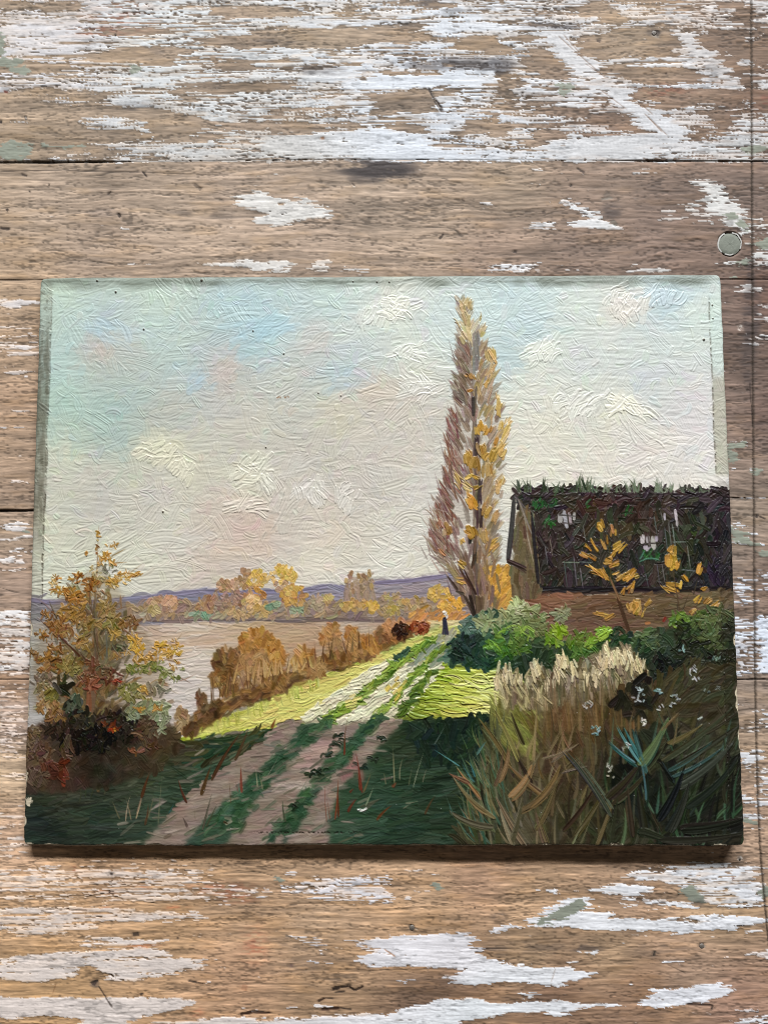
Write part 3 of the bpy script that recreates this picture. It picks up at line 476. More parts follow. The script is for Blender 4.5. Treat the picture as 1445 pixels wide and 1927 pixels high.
    crown(556,1122,26,20,[(170,128,72),(186,146,78),(150,110,78)],60); crown(550,1112,12,8,O2,12)
    crown(475,1132,18,12,[(204,170,116),(214,180,132)],22); crown(492,1148,20,10,O2,26); crown(450,1154,30,9,[(170,138,92),(182,150,104)],30)
    crown(376,1158,24,6,[(112,142,114),(118,144,118),(124,140,112)],16,ln=14,wd=7); crown(515,1140,14,7,[(126,150,118),(116,138,110)],14); crown(560,1148,16,6,[(128,142,112)],14)
    crown(600,1132,18,14,[(150,134,108),(160,142,112)],24); crown(618,1128,8,8,[(172,146,92)],10)
    for (x, y, rx, ry, n) in [(660,1102,8,20,16),(676,1094,9,24,20),(694,1092,8,22,18),(675,1122,24,16,26)]: crown(x, y, rx, ry, [(148,126,100),(138,116,94),(160,138,108)], n, ln=14, wd=6, dry=.8, op=.8)
    for x in (654, 672, 690, 698):
        for q in range(7): blade(x + rng.normal(0, 6), 1142, x + rng.normal(0, 7), rng.uniform(1068, 1112), rng.uniform(4, 8), cj((146,124,106), 8), h=.5, tip=.5, dry=.9, op=.7)
    for q in range(16): dab(675 + rng.normal(0, 18), 1092 + rng.normal(0, 14), 90 + rng.normal(0, 20), 12, 7, cj(pick([(140,116,80),(160,132,84),(128,104,82)]), 7), h=.6)
    crown(672,1138,22,10,[(184,146,78),(168,134,84)],26); crown(698,1142,12,9,[(200,160,74)],14); crown(650,1142,12,7,[(178,146,84)],12)
    crown(738,1126,22,12,[(152,128,110),(164,140,96)],26); crown(742,1148,14,9,[(170,144,78)],14)
    crown(790,1138,30,14,[(160,132,90),(172,142,84),(148,124,100)],40); crown(826,1118,20,15,[(186,150,78),(196,160,86),(172,138,78)],44); crown(850,1140,24,16,[(200,146,66),(186,140,70),(214,156,64)],56)
    for i in range(60): dab(rng.uniform(770, 885), 1162 + rng.normal(0, 7), 35 + rng.normal(0, 25), 20, 6, cj(pick([(196,130,70),(206,142,72),(170,118,78)]), 8), h=.5)
    for i in range(14): dab(rng.uniform(800, 895), 1174 + rng.normal(0, 3), rng.normal(4, 8), 26, 5, cj((214,196,140), 6), h=.5)
    # --- meadow
    motif('meadow')
    mead = [(345,1392),(400,1362),(470,1335),(540,1300),(620,1268),(700,1238),(770,1205),(840,1182),(905,1175),(880,1200),(840,1240),(760,1250),(560,1362),(430,1375)]
    mc = [(420,1372,(158,176,44)),(480,1352,(160,174,50)),(540,1335,(164,176,58)),(600,1310,(150,158,62)),(660,1280,(160,174,54)),(700,1260,(142,158,54)),(740,1235,(120,138,66)),(780,1215,(112,130,66)),(840,1190,(140,148,88)),(880,1180,(168,170,108)),(470,1340,(150,150,52)),(560,1300,(150,150,58))]
    fill(mead, 900, lambda x, y: field(mc, x, y), 14, 40, 7, h=.85, aj=9, cs=11, var=10, dry=.25)
    fill(mead, 170, [(206,206,110),(196,198,90),(204,176,96)], 12, 32, 5, h=.9, aj=8, cs=6, op=.8)
    for i in range(40): blade(rng.uniform(400, 600), 0, 0, 0, 1, (0,0,0)) if False else None
    for i in range(46):
        t = rng.random(); x = 405 + t * 200; y = 1368 - t * 84 + rng.normal(0, 5)
        blade(x, y + 8, x - rng.uniform(-4, 9), y - rng.uniform(12, 24), 5, cj((168,172,78), 12), h=.6, bend=rng.normal(0, .2))
    R_ = [(822,1246),(900,1240),(985,1262),(965,1300),(925,1350),(880,1372),(755,1366),(770,1330)]
    m2 = [(840,1255,(146,170,46)),(800,1320,(128,150,40)),(770,1350,(96,118,38)),(870,1300,(172,184,66)),(930,1280,(188,194,100)),(900,1330,(206,196,104)),(830,1350,(192,180,84)),(960,1265,(150,160,80))]
    fill(R_, 330, lambda x, y: field(m2, x, y), -6, 46, 8, h=1.1, aj=9, cs=9, var=9, dry=.2)
    for i in range(20): dab(rng.uniform(850, 950), rng.uniform(1262, 1352), rng.normal(-8, 10), 40, 5, cj((204,204,126), 7), h=1.2, k=rng.normal(0, .3))
    # --- shaded grass in front
    motif('shaded_grass')
    sg = [(40,1470),(300,1405),(440,1388),(560,1362),(760,1358),(930,1352),(960,1600),(40,1600)]
    gc = [(80,1560,(42,52,46)),(200,1540,(50,62,52)),(300,1520,(58,72,58)),(380,1440,(52,68,54)),(340,1410,(62,66,48)),(470,1380,(60,74,48)),(250,1480,(56,62,46)),(120,1490,(58,58,46)),(560,1420,(54,76,58)),(500,1540,(60,78,62)),
          (620,1470,(56,78,56)),(700,1500,(50,74,56)),(780,1400,(50,62,42)),(860,1380,(34,46,38)),(900,1400,(32,46,40)),(820,1480,(44,60,46)),(900,1500,(48,60,44)),(760,1560,(46,64,50)),(900,1570,(50,64,48)),(640,1590,(60,80,62)),(380,1590,(60,82,66)),(440,1520,(58,84,68)),(820,1440,(42,60,44))]
    fill(sg, 1700, lambda x, y: field(gc, x, y), 4, 52, 9, h=.42, aj=9, cs=3.5, var=5, dry=.2)
    for i in range(420):
        x, y = rng.uniform(50, 930), rng.uniform(1400, 1592)
        if inpoly(np.array([x]), np.array([y]), sg)[0]: dab(x, y, rng.normal(6, 12), rng.uniform(20, 60), rng.uniform(4, 9), field(gc, np.array([x]), np.array([y]))[0] + rng.choice([-14, 12, 16]) , h=.6, dry=.6, op=.6)
    fill([(350,1395),(540,1372),(500,1410),(380,1440),(330,1420)], 80, [(60,60,38),(70,70,46),(44,66,50)], 20, 44, 10, h=.5, aj=18)
    fill([(760,1365),(930,1350),(925,1430),(800,1430)], 110, [(30,46,36),(34,50,38),(40,58,40),(26,42,40)], 80, 30, 10, h=.5, aj=35, cs=3)
    # --- the cart track: mauve where it lies in shade, cream beyond
    motif('track')
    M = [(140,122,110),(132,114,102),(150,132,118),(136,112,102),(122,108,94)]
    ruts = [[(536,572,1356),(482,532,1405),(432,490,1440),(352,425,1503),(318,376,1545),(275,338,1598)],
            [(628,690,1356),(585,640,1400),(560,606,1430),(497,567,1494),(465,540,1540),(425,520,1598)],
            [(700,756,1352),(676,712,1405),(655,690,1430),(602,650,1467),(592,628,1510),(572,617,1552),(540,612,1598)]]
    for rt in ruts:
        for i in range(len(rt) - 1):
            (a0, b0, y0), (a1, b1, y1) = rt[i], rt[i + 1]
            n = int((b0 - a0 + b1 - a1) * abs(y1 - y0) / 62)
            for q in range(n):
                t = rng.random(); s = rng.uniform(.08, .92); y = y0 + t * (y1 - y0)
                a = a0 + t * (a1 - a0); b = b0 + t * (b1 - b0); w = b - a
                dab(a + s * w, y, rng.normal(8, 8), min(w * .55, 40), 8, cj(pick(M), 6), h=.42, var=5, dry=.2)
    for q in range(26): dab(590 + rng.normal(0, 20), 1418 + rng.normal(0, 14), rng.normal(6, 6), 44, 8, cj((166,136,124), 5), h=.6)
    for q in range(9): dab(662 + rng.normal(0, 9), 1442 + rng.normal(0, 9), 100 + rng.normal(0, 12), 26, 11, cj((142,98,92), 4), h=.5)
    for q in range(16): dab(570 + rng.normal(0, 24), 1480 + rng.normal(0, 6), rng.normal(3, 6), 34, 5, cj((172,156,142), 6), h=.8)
    CR = [(210,206,168),(202,198,162),(216,212,180),(196,188,154)]
    def quad(p, n, **kw): fill(p, n, CR, 24, 24, 7, h=.95, aj=12, cs=6, var=7, dry=.25)
    quad([(742,1240),(720,1246),(665,1282),(570,1348),(580,1354),(622,1354),(668,1326),(706,1282)], 120)
    quad([(770,1246),(800,1244),(830,1246),(800,1296),(762,1345),(700,1354),(640,1356),(690,1318),(730,1280)], 230)
    fill([(770,1246),(790,1225),(822,1196),(846,1190),(856,1205),(840,1240),(825,1250)], 90, [(128,134,112),(140,142,120),(112,122,104),(150,150,128)], 38, 24, 6, h=.5, aj=12)
    fill([(820,1235),(846,1205),(880,1190),(900,1230),(850,1246)], 60, [(84,108,92),(64,92,82),(96,116,98)], 30, 26, 7, h=.5)
    motif('meadow')
    def ridge(pts, n, w, pal, h=1.0, ln=20):
        for q in range(n):
            t = rng.random() * (len(pts) - 1); i = int(t); f = t - i
            (ax, ay, aw), (bx_, by_, bw) = pts[i], pts[i + 1]
            x = ax + f * (bx_ - ax); y = ay + f * (by_ - ay); ww = aw + f * (bw - aw)
            dab(x + rng.uniform(-1, 1) * ww, y + rng.normal(0, ww * .3), 30 + rng.normal(0, 25), ln * rng.uniform(.7, 1.5), w * rng.uniform(.6, 1.1), cj(pick(pal), 8), h=h, k=rng.normal(0, .3), op=.86, dry=.45)
    G1 = [(96,128,44),(120,148,52),(80,110,44),(140,162,60)]; GD = [(50,78,56),(60,88,62),(42,64,48),(70,96,68)]
    ridge([(820,1200,4),(780,1222,8),(745,1252,8),(700,1292,8),(655,1330,12),(610,1356,12)], 190, 7, G1)
    ridge([(860,1205,3),(820,1228,4),(792,1258,4),(762,1290,4),(738,1322,6),(705,1350,8)], 110, 6, G1)
    for q in range(12): dab(745 + rng.normal(0, 8), 1292 + rng.normal(0, 10), 50, 14, 6, cj((206,180,84), 8), h=1.)
    for q in range(10): dab(668 + rng.normal(0, 8), 1318 + rng.normal(0, 7), 20, 14, 6, cj((206,190,104), 8), h=1.)
    ridge([(770,1222,5),(745,1240,6)], 24, 7, GD, ln=16)
    ridge([(755,1345,6),(775,1318,6),(790,1290,5),(815,1262,3)], 60, 8, [(84,110,40),(110,132,46),(64,88,40)])
    soften([(230,1600),(540,1362),(760,1358),(740,1400),(640,1600)], 3, .6)
    motif('shaded_grass')
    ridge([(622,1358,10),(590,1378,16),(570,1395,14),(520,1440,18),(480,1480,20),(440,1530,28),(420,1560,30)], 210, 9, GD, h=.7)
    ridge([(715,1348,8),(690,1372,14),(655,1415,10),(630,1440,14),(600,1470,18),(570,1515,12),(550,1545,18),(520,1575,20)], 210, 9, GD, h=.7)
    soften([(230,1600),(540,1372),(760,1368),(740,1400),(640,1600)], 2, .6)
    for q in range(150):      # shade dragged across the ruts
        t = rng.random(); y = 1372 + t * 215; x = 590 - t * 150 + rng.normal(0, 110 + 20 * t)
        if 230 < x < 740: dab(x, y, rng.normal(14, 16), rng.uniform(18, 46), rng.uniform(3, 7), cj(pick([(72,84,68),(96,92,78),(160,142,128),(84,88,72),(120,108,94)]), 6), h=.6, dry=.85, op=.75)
    for (x, y, n) in [(644,1387,14),(630,1402,8),(620,1418,10),(588,1454,16),(606,1450,8),(556,1515,12),(716,1390,8),(702,1424,6),(690,1440,6)]:
        for q in range(n // 2 + 1): dab(x + rng.normal(0, 7), y + rng.normal(0, 5), rng.uniform(-30, 60), 13, 5, cj((34,48,34), 5), h=1., k=.3)
    # --- hedge of autumn bushes above the water
    motif('hedge')
    HB = [(120,88,52),(136,98,56),(104,76,44),(150,108,60)]; HO = [(168,116,54),(156,104,50),(184,132,66),(142,96,52)]; HD = [(84,62,40),(72,54,36),(96,70,44)]
    ridge([(345,1372,12),(385,1352,16),(420,1330,20),(470,1308,26),(520,1290,24),(560,1270,22),(620,1250,16),(680,1232,14),(730,1208,12),(770,1192,8)], 420, 10, HB + HD, h=.6, ln=22)
    for (x, y, rx, ry, n, pal) in [(484,1212,34,26,120,HO),(520,1234,20,26,60,HO + [(196,142,76)]),(430,1248,26,26,90,HB + HD),(424,1284,26,22,70,HB),(478,1258,34,34,120,[(150,112,72),(138,104,66),(164,120,70)]),(524,1276,24,22,50,HB),
        (572,1238,20,18,60,HO + [(190,150,84)]),(592,1256,22,16,50,[(158,122,76),(146,110,66)]),(622,1196,18,20,60,[(170,118,64),(150,104,58),(184,134,84)]),(634,1222,16,22,40,[(150,114,76),(160,122,80)]),(661,1192,9,12,20,[(164,108,56)]),
        (672,1215,20,20,60,[(172,128,78),(152,112,68),(160,116,66)]),(700,1210,16,16,40,HO),(726,1196,18,14,50,[(160,108,60),(146,100,60),(120,86,58)]),(744,1178,20,10,30,[(184,126,78),(170,118,80)]),(640,1238,30,10,40,HB),
        (383,1325,9,22,40,[(112,84,64),(128,92,66),(94,72,50)]),(346,1352,9,22,36,[(150,122,86),(138,108,74)]),(400,1335,14,12,24,HD),(360,1375,14,12,20,HD)]:
        spray(x, y, rx, ry, n, pal, 20, 8, ang=90, aj=34, h=.6)
    soften([(345,1400),(400,1220),(500,1180),(820,1160),(830,1195),(620,1260),(400,1400)], 1, .7)
    for i in range(46):
        x = rng.uniform(400, 700); y = 1320 - (x - 400) * .35
        blade(x, y, x + rng.normal(0, 7), y - rng.uniform(24, 60), 3.5, cj((88,64,42), 10), h=.5)
    for i in range(26):
        x = rng.uniform(425, 600); blade(x, 1290 - (x - 425) * .2, x + rng.normal(0, 6), 1240 - rng.uniform(0, 10), 6, cj((186,148,96), 9), h=.5, dry=.5)
    motif('cow')
    spray(755,1187,14,12,44,[(56,38,24),(72,46,28),(46,32,22),(92,56,30)],15,7,ang=60,aj=30,h=.9)
    CUR[0] = 17
    spray(789,1181,17,11,50,[(130,64,34),(144,74,40),(104,48,26),(158,92,56)],12,6,ang=60,aj=30,h=.9)
    motif('walker')
    for q in range(9): blade(838 + rng.normal(0, 3.2), 1195, 838 + rng.normal(0, 1.4), 1160, 6, cj((62,62,74), 6), h=.6, tip=.5)
    for q in range(4): dab(837 + rng.normal(0, 1), 1170 + rng.normal(0, 4), 90, 18, 6, cj((44,44,58), 4), h=.6)
    dab(838, 1154, 70, 9, 6, (216,218,222), h=1., dry=0); dab(841, 1160, 80, 9, 4.5, (204,206,212), h=.9, dry=0); dab(835, 1151, 20, 7, 5, (222,224,226), h=1., dry=0)
    # --- poplar
    motif('poplar')
    yy = [555,600,650,700,750,800,850,900,950,1000,1050,1080,1120,1165]
    lf = [858,862,856,853,846,836,836,830,818,804,812,846,866,892]; rt_ = [868,900,922,930,936,958,950,950,946,944,940,950,944,925]; ce = [862,877,887,889,891,892,894,896,894,894,893,894,898,906]
    at = lambda tab, y: float(np.interp(y, yy, tab))
    for q in range(26): blade(898, 1168 - q * 3, 892 + rng.normal(0, 2), 1120 - q * 18, 8, cj((92,78,68), 8), h=.5, tip=.4)
    for (t0, cc, oo) in [(0, (146,130,118), .30)]:
        wash([(872,660),(895,650),(912,700),(930,760),(952,800),(940,900),(936,1040),(932,1140),(885,1140),(850,1080),(815,1010),(838,930),(846,830),(856,720)], [cc], op=oo)
    N = 640
    Y = rng.uniform(560, 1150, N); Y = Y[np.argsort(Y)]
    LEF = [(122,104,92),(108,90,80),(136,118,106),(98,78,68),(130,110,90)]; RIG = [(160,130,82),(148,122,82),(128,110,94),(120,104,90),(140,122,104)]
    for i in range(N):
        y = Y[i]; s = rng.choice((-1, 1)); f = rng.random() ** .8; c = at(ce, y)
        e = at(lf if s < 0 else rt_, y); x = c + f * (e - c) * .93
        lean = 90 - s * (12 + 26 * f)
        if y > 1080: lean = 90 - s * (8 + 20 * f)
        pal = LEF if s < 0 else RIG
        if y < 650 and rng.random() < .5: continue
        if y < 640: pal = [(172,152,110),(156,140,112),(140,130,118),(184,160,108)]
        if y > 980 and s > 0: pal = RIG[3:] + [(140,112,80),(120,98,78)]
        if y > 1000 and s < 0: pal = LEF + [(110,94,88)]
        dab(x, y, lean + rng.normal(0, 9), rng.uniform(18, 44), rng.uniform(5, 12), cj(pick(pal), 8), h=.55, dry=.8, var=11, tip=rng.choice([0., .6]), op=.85)
    for q in range(150):    # wine-brown feathering down the left side
        y = rng.choice([rng.uniform(770, 870), rng.uniform(860, 960), rng.uniform(960, 1030)]); e = at(lf, y); c = at(ce, y)
        x = e + abs(rng.normal(0, .28)) * (c - e)
        dab(x, y, 112 + rng.normal(0, 9), rng.uniform(16, 34), 5, cj(pick([(108,76,72),(96,66,62),(128,92,80),(120,80,66)]), 8), h=.5, dry=.8, tip=.5)
    for (x, y) in [(847,742),(838,760),(835,800),(824,830),(826,880),(834,870),(815,890),(802,942),(795,1000),(840,640),(852,660),(836,1080),(812,960),(820,1010)]:
        blade(x + 14, y + 44, x, y - 8, 3, cj((92,66,62), 8), h=.4)
    for q in range(90):      # loose twigs spreading at the lower left
        y = rng.uniform(930, 1075); e = at(lf, y); x = e + rng.normal(10, 12)
        dab(x, y, 128 + rng.normal(0, 12), rng.uniform(18, 40), rng.uniform(2.5, 6), cj(pick([(138,118,106),(120,96,86),(150,132,120),(128,110,90)]), 8), h=.5, dry=.9, tip=.7, op=.85)
    for q in range(24):      # dark core seen between the leaves
        y = rng.uniform(650, 1130); c = at(ce, y)
        dab(c + rng.normal(2, 3.5), y, 90 + rng.normal(0, 5), 34, 4.5, cj((80,70,66), 8), h=.4, dry=.5)
    for q in range(30): dab(892 + rng.normal(0, 3), 655 + rng.uniform(-20, 40), 90 + rng.normal(0, 6), 30, 5, cj((120,116,114), 8), h=.4, dry=.5)
    for (x, y, l) in [(888,765,40),(893,842,40),(899,925,50),(903,975,40),(893,1040,50),(884,1010,30)]:
        for q in range(4): dab(x + rng.normal(0, 2.5), y, 88 + rng.normal(0, 4), l, 4.5, cj((58,50,46), 6), h=.5, dry=.3)
    GO = [(186,144,68),(172,130,58),(198,156,78)]
    for (x, y, a, l, w, c, n) in [(858,560,120,22,6,(160,138,110),2),(865,581,115,26,9,(188,166,120),3),(880,577,95,28,10,(186,164,112),3),(875,602,100,34,9,(178,158,114),3),(860,607,125,26,8,(180,164,124),3),(870,633,115,28,11,(186,168,124),4),
        (901,594,88,24,5,(168,138,90),2),(908,617,60,22,9,(180,158,120),3),(921,662,102,44,12,(202,172,106),4),(926,690,70,36,9,(204,172,110),3),(918,705,65,34,8,(202,168,104),3),(882,708,120,16,12,(176,126,54),3),(884,735,30,15,9,(168,118,50),2),
        (899,710,95,26,10,(168,144,112),3),(914,725,65,26,8,(190,150,84),3),(932,749,82,30,7,(200,158,84),3),(938,773,75,34,9,(196,160,96),4),(940,800,80,30,8,(204,164,88),3),(958,796,60,30,9,(204,168,100),4),(948,818,65,44,9,(202,166,96),5),
        (940,845,62,44,10,(200,162,92),5),(946,850,60,34,8,(206,168,100),3),(904,805,95,26,15,(186,140,58),6),(893,810,95,24,9,(186,146,74),3),(915,813,70,22,10,(180,134,56),3),(934,832,60,24,10,(176,116,40),3),(905,850,95,34,16,(166,128,64),6),(920,855,70,34,14,(178,138,66),5),
        (877,860,100,30,16,(170,130,64),6),(890,872,92,36,16,(160,122,66),6),(912,878,85,34,14,(168,130,74),4),(862,902,120,34,8,(188,152,88),4),(858,912,125,30,6,(170,130,70),2),(882,896,30,18,9,(196,160,78),4),(893,900,-20,18,9,(190,150,66),3),(880,915,150,24,9,(186,150,78),3),
        (895,918,20,20,8,(176,140,60),3),(883,943,110,34,14,(192,134,52),5),(888,950,100,30,12,(186,138,62),3),(936,918,78,38,10,(200,164,104),4),(944,905,70,28,7,(190,152,84),3),(912,964,65,26,13,(182,144,72),5),(932,974,78,30,8,(176,142,92),4),
        (886,1000,110,32,15,(172,132,60),5),(877,1008,130,24,8,(184,140,64),3),(908,1012,88,32,11,(160,126,62),4),(928,1026,52,38,12,(184,146,78),5),(918,1036,50,30,8,(176,138,70),3),(868,1020,100,18,7,(184,136,46),3),(866,1058,140,22,9,(170,122,50),4),
        (868,1095,160,24,8,(184,142,74),4),(845,996,100,26,12,(150,112,64),5),(835,1000,100,28,8,(164,124,84),3),(830,1040,130,22,8,(170,124,90),4),(824,985,110,30,7,(150,108,84),4)]:
        for q in range(n): dab(x + rng.normal(0, w * .3), y + rng.normal(0, l * .12), a + rng.normal(0, 8), l * rng.uniform(.5, .95), w * rng.uniform(.4, .85), cj(np.array(c) * .93, 8), h=.9, dry=.7, pk=.34, var=9, k=rng.normal(0, .15))
    fill([(915,1068),(965,1070),(966,1140),(940,1150),(925,1140)], 110, [(186,142,66),(174,130,60),(166,124,72),(196,150,66)], 55, 24, 7, h=.6, aj=22)
    for q in range(60): dab(905 + rng.normal(0, 16), 1100 + rng.normal(0, 34), 90 - (rng.random() - .5) * 40, 38, 6, cj(pick([(112,92,76),(98,82,72),(130,108,88)]), 8), h=.45, dry=.6)
    for (x0, y0, x1, y1) in [(893,1165,876,1120),(893,1160,870,1115),(898,1168,895,1120),(900,1150,880,1085),(872,1118,856,1112),(860,1112,840,1082),(895,1120,872,1070),(886,1110,862,1066)]:
        for q in range(2): blade(x0 + rng.normal(0, 1), y0, x1, y1, 7, cj((66,52,44), 6), h=.5, tip=.6)
    for q in range(8): blade(902 + rng.normal(0, 3), 1176, 900 + rng.normal(0, 4), 1120, 9, cj((96,76,58), 8), h=.5, tip=.3)
    for q in range(4): blade(894, 1165, 885 + rng.normal(0, 3), 1118, 6, cj((50,38,30), 4), h=.5, tip=.3)
    # --- barn
    motif('barn')
    roof = [(964,920),(1100,922),(1250,926),(1396,930),(1396,1112),(1012,1116),(1008,1050),(990,970)]
    bc = [(990,930,(58,52,56)),(1020,950,(60,52,44)),(1060,930,(56,52,40)),(1120,945,(74,50,46)),(1160,935,(72,46,52)),(1200,960,(66,54,48)),(1190,1000,(62,56,42)),(1250,940,(62,50,54)),(1330,940,(56,48,54)),(1360,1000,(52,46,54)),
          (1340,1080,(46,42,50)),(1040,1010,(60,54,50)),(1020,1060,(58,52,48)),(1070,1060,(62,56,52)),(1130,1060,(62,60,50)),(1190,1060,(58,52,56)),(1240,1040,(56,58,46)),(1290,1040,(60,62,46)),(1300,980,(56,58,46)),(1150,980,(60,60,42)),(1100,1100,(56,52,48))]
    fill(roof, 1000, lambda x, y: field(bc, x, y) * .92, lambda x, y: 84 if y > 960 else 30, 32, 9, h=.7, aj=34, cs=9, var=9, dry=.25)
    for q in range(120): dab(rng.uniform(966, 1392), 926 + rng.normal(0, 3), rng.normal(0, 35), 22, 8, cj(pick([(52,44,46),(58,48,50),(46,44,36)]), 4), h=.8)
    for q in range(80): dab(rng.uniform(1012, 1370), 1110 + rng.normal(0, 3), rng.normal(2, 3), 50, 6, cj((40,36,38), 4), h=.5)
    fill([(972,965),(982,950),(1004,1010),(1014,1140),(968,1142),(962,1060)], 150, [(100,86,68),(112,96,76),(88,76,60),(92,84,62)], 88, 40, 8, h=.5, aj=8, cs=6, dry=.3)
    fill([(1008,1120),(1396,1114),(1396,1205),(1180,1208),(1010,1190)], 380, lambda x, y: field([(1040,1140,(122,86,66)),(1060,1170,(112,90,72)),(1120,1150,(102,80,62)),(1200,1170,(100,80,62)),(1280,1140,(92,78,58)),(1370,1140,(98,86,68)),(1130,1190,(106,78,62))], x, y), 3, 44, 9, h=.45, aj=10, cs=4)
    for q in range(6): blade(968 + rng.normal(0, 1.5), 932, 954 + rng.normal(0, 2), 1056, 8, cj((56,50,50), 5), h=.6, tip=.1, bend=.02)
    for q in range(5): blade(952, 1054 + rng.normal(0, 2), 990, 1074 + rng.normal(0, 3), 6, cj((62,52,50), 6), h=.6, tip=.3)
    for q in range(3): blade(966, 932, 988 + q, 960, 7, cj((74,72,74), 5), h=.6)
    blade(974, 938, 1000, 1010, 5, (120,116,112), h=.5, tip=.2); blade(990, 1000, 1006, 1078, 3, (176,164,150), h=.5); blade(984, 960, 996, 1040, 3, (150,140,128), h=.5)
    for q in range(5): blade(1000, 970 + rng.normal(0, 4), 1008 + q, 1100, 6, cj((48,42,42), 4), h=.5, tip=.2)
    for (x, y, l) in [(1000,978,36),(1024,1045,36),(1033,1030,36),(1095,1005,34),(1248,1020,60),(1228,990,40),(1255,1010,60),(1262,1010,50),(1060,1080,56),(1078,1075,60),(1090,1088,40),(1212,1092,30),(1233,1080,44),(1243,1082,44),(1290,1050,50),(1240,975,30),(1268,985,40)]:
        blade(x, y - l / 2, x + 5, y + l / 2, 2.6, cj((122,120,120), 12), h=.35, tip=.4)
    for (x, y, l) in [(1072,1058,34),(1100,1058,30),(1275,1020,28),(1292,1073,30),(1262,1052,30)]: dab(x, y, rng.normal(-3, 4), l, 2.6, cj((120,126,122), 8), h=.4)
    for (x, y, w, hh) in [(1052,975,10,26),(1062,978,9,34),(1070,976,7,28),(1078,972,6,20),(1206,1015,9,20),(1216,1016,8,18),(1226,1022,10,26),(1232,1014,6,18),(1214,1032,14,12),(1247,973,5,20),(1268,970,6,30),(1270,985,5,20)]:
        dab(x, y, 92 + rng.normal(0, 4), hh * rng.uniform(.7, 1.1), w, cj((172,166,168), 10), h=.7, dry=.55, pk=.1)
    for (x0, y0, x1, y1) in [(1048,970,1082,972),(1054,984,1080,986),(1066,966,1068,992),(1204,1024,1238,1022),(1216,1005,1219,1030)]: blade(x0, y0, x1, y1, 3.5, (60,50,48), h=.5, tip=.1)
    for (x, y, rx, ry, n) in [(1022,948,24,12,26),(1030,982,12,10,12),(1222,1044,18,8,16),(1104,952,4,8,3),(1175,960,14,8,6)]:
        spray(x, y, rx, ry, n, [(40,82,44),(52,92,52),(36,66,40)], 14, 4, ang=60, aj=30)
    dab(1218, 1053, 5, 40, 4, (70,110,92), h=.7, k=.3); dab(1205, 1045, 60, 20, 3.5, (78,120,100), h=.7)
    for (x, y, hh) in [(975,905,18),(985,908,14),(992,902,18),(1018,898,26),(1022,905,20),(1050,910,26),(1054,915,20),(1090,892,34),(1094,898,30),(1108,900,22),(1082,905,20),(1072,916,16),(1112,912,16),(1120,908,14),(1135,908,16),(1180,905,16),(1190,900,22),(1194,906,14),
                       (1236,900,24),(1240,908,22),(1232,904,18),(1250,912,16),(1258,908,18),(1278,912,16),(1297,914,16),(1315,912,18),(1320,918,12),(1140,912,14),(1160,912,10)]:
        g = pick([(44,54,38),(52,66,46),(84,98,78)]) if x < 1130 else pick([(100,110,92),(84,96,78)])
        for q in range(4): blade(x + rng.normal(0, 4), 928, x + rng.normal(0, 8), y - hh * .3 + rng.uniform(0, 8), rng.uniform(3, 6.5), cj(g, 6), h=.5, bend=rng.normal(0, .15))
    for q in range(3): blade(1100, 924, 1089 + q * 2, 896, 6, (36,48,36), h=.6)
    blade(1098, 918, 1114, 898, 4, (40,54,40)); blade(1040, 935, 1054, 912, 5, (60,84,56))
    fill([(1320,1110),(1396,1105),(1396,1140),(1330,1145)], 20, [(120,104,82),(100,86,66)], 40, 18, 8, h=.5)
    # --- saplings
    motif('sapling')
    SA = [(176,132,62),(162,122,60),(190,146,72),(150,114,58)]
    for q in range(4): blade(1184, 1200, 1160 + rng.normal(0, 1), 1122, 7, cj((62,48,32), 5), h=.6, tip=.3); blade(1164, 1132, 1145, 1085, 5, cj((110,90,64), 6), h=.5, tip=.3); blade(1146, 1092, 1144, 1000, 3.5, cj((72,66,40), 6), h=.5)
    for (x, y, a, l, w, n) in [(1126,990,110,24,9,4),(1150,1000,88,26,6,3),(1136,1020,100,28,7,3),(1102,1030,140,26,5,4),(1098,1046,150,26,5,4),(1116,1026,130,36,5,4),(1112,1050,150,26,5,3),(1160,1032,50,40,6,6),(1168,1030,50,30,5,3),(1135,1054,170,18,10,5),
        (1154,1062,10,16,9,5),(1124,1078,150,44,6,6),(1110,1068,150,34,4,3),(1132,1080,130,34,7,4),(1164,1082,40,22,8,5),(1187,1080,20,20,10,6),(1178,1088,30,26,9,5),(1184,1106,60,26,7,5),(1170,1112,60,22,5,3),(1128,1156,160,34,6,6),(1142,1158,20,28,6,4),(1193,1143,80,30,12,7),
        (1204,1150,60,24,9,4),(1216,1134,40,26,6,4),(1186,1138,100,20,6,3),(1176,1140,110,16,5,3),(1262,1034,80,22,8,4),(1254,1040,20,14,6,3),(1260,1060,88,30,12,7),(1272,1068,60,24,8,4),(1310,1072,65,26,8,4),(1288,1088,130,20,6,3),(1262,1104,160,36,7,6),(1254,1110,150,30,5,4),
        (1275,1100,80,24,6,3),(1323,1106,20,16,7,4),(1328,1130,50,20,6,5),(1312,1128,60,20,5,4),(1300,1150,40,18,5,4),(1340,1140,40,22,6,4)]:
        CUR[0] = 18 if x > 1240 else MI['painted_sapling']
        for q in range(n): dab(x + rng.normal(0, w * .45), y + rng.normal(0, w * .4), a + rng.normal(0, 10), l * rng.uniform(.5, .9), w * rng.uniform(.6, 1.15), cj(pick(SA), 10), h=1.0, dry=.45, tip=rng.choice([0., .5]))
    for (x0, y0, x1, y1) in [(1270,1152,1274,1104),(1276,1160,1296,1110),(1274,1150,1262,1060),(1300,1120,1312,1080)]: blade(x0, y0, x1, y1, 4, (70,60,50), h=.5)
    # --- green bushes below the barn
    motif('green_bushes')
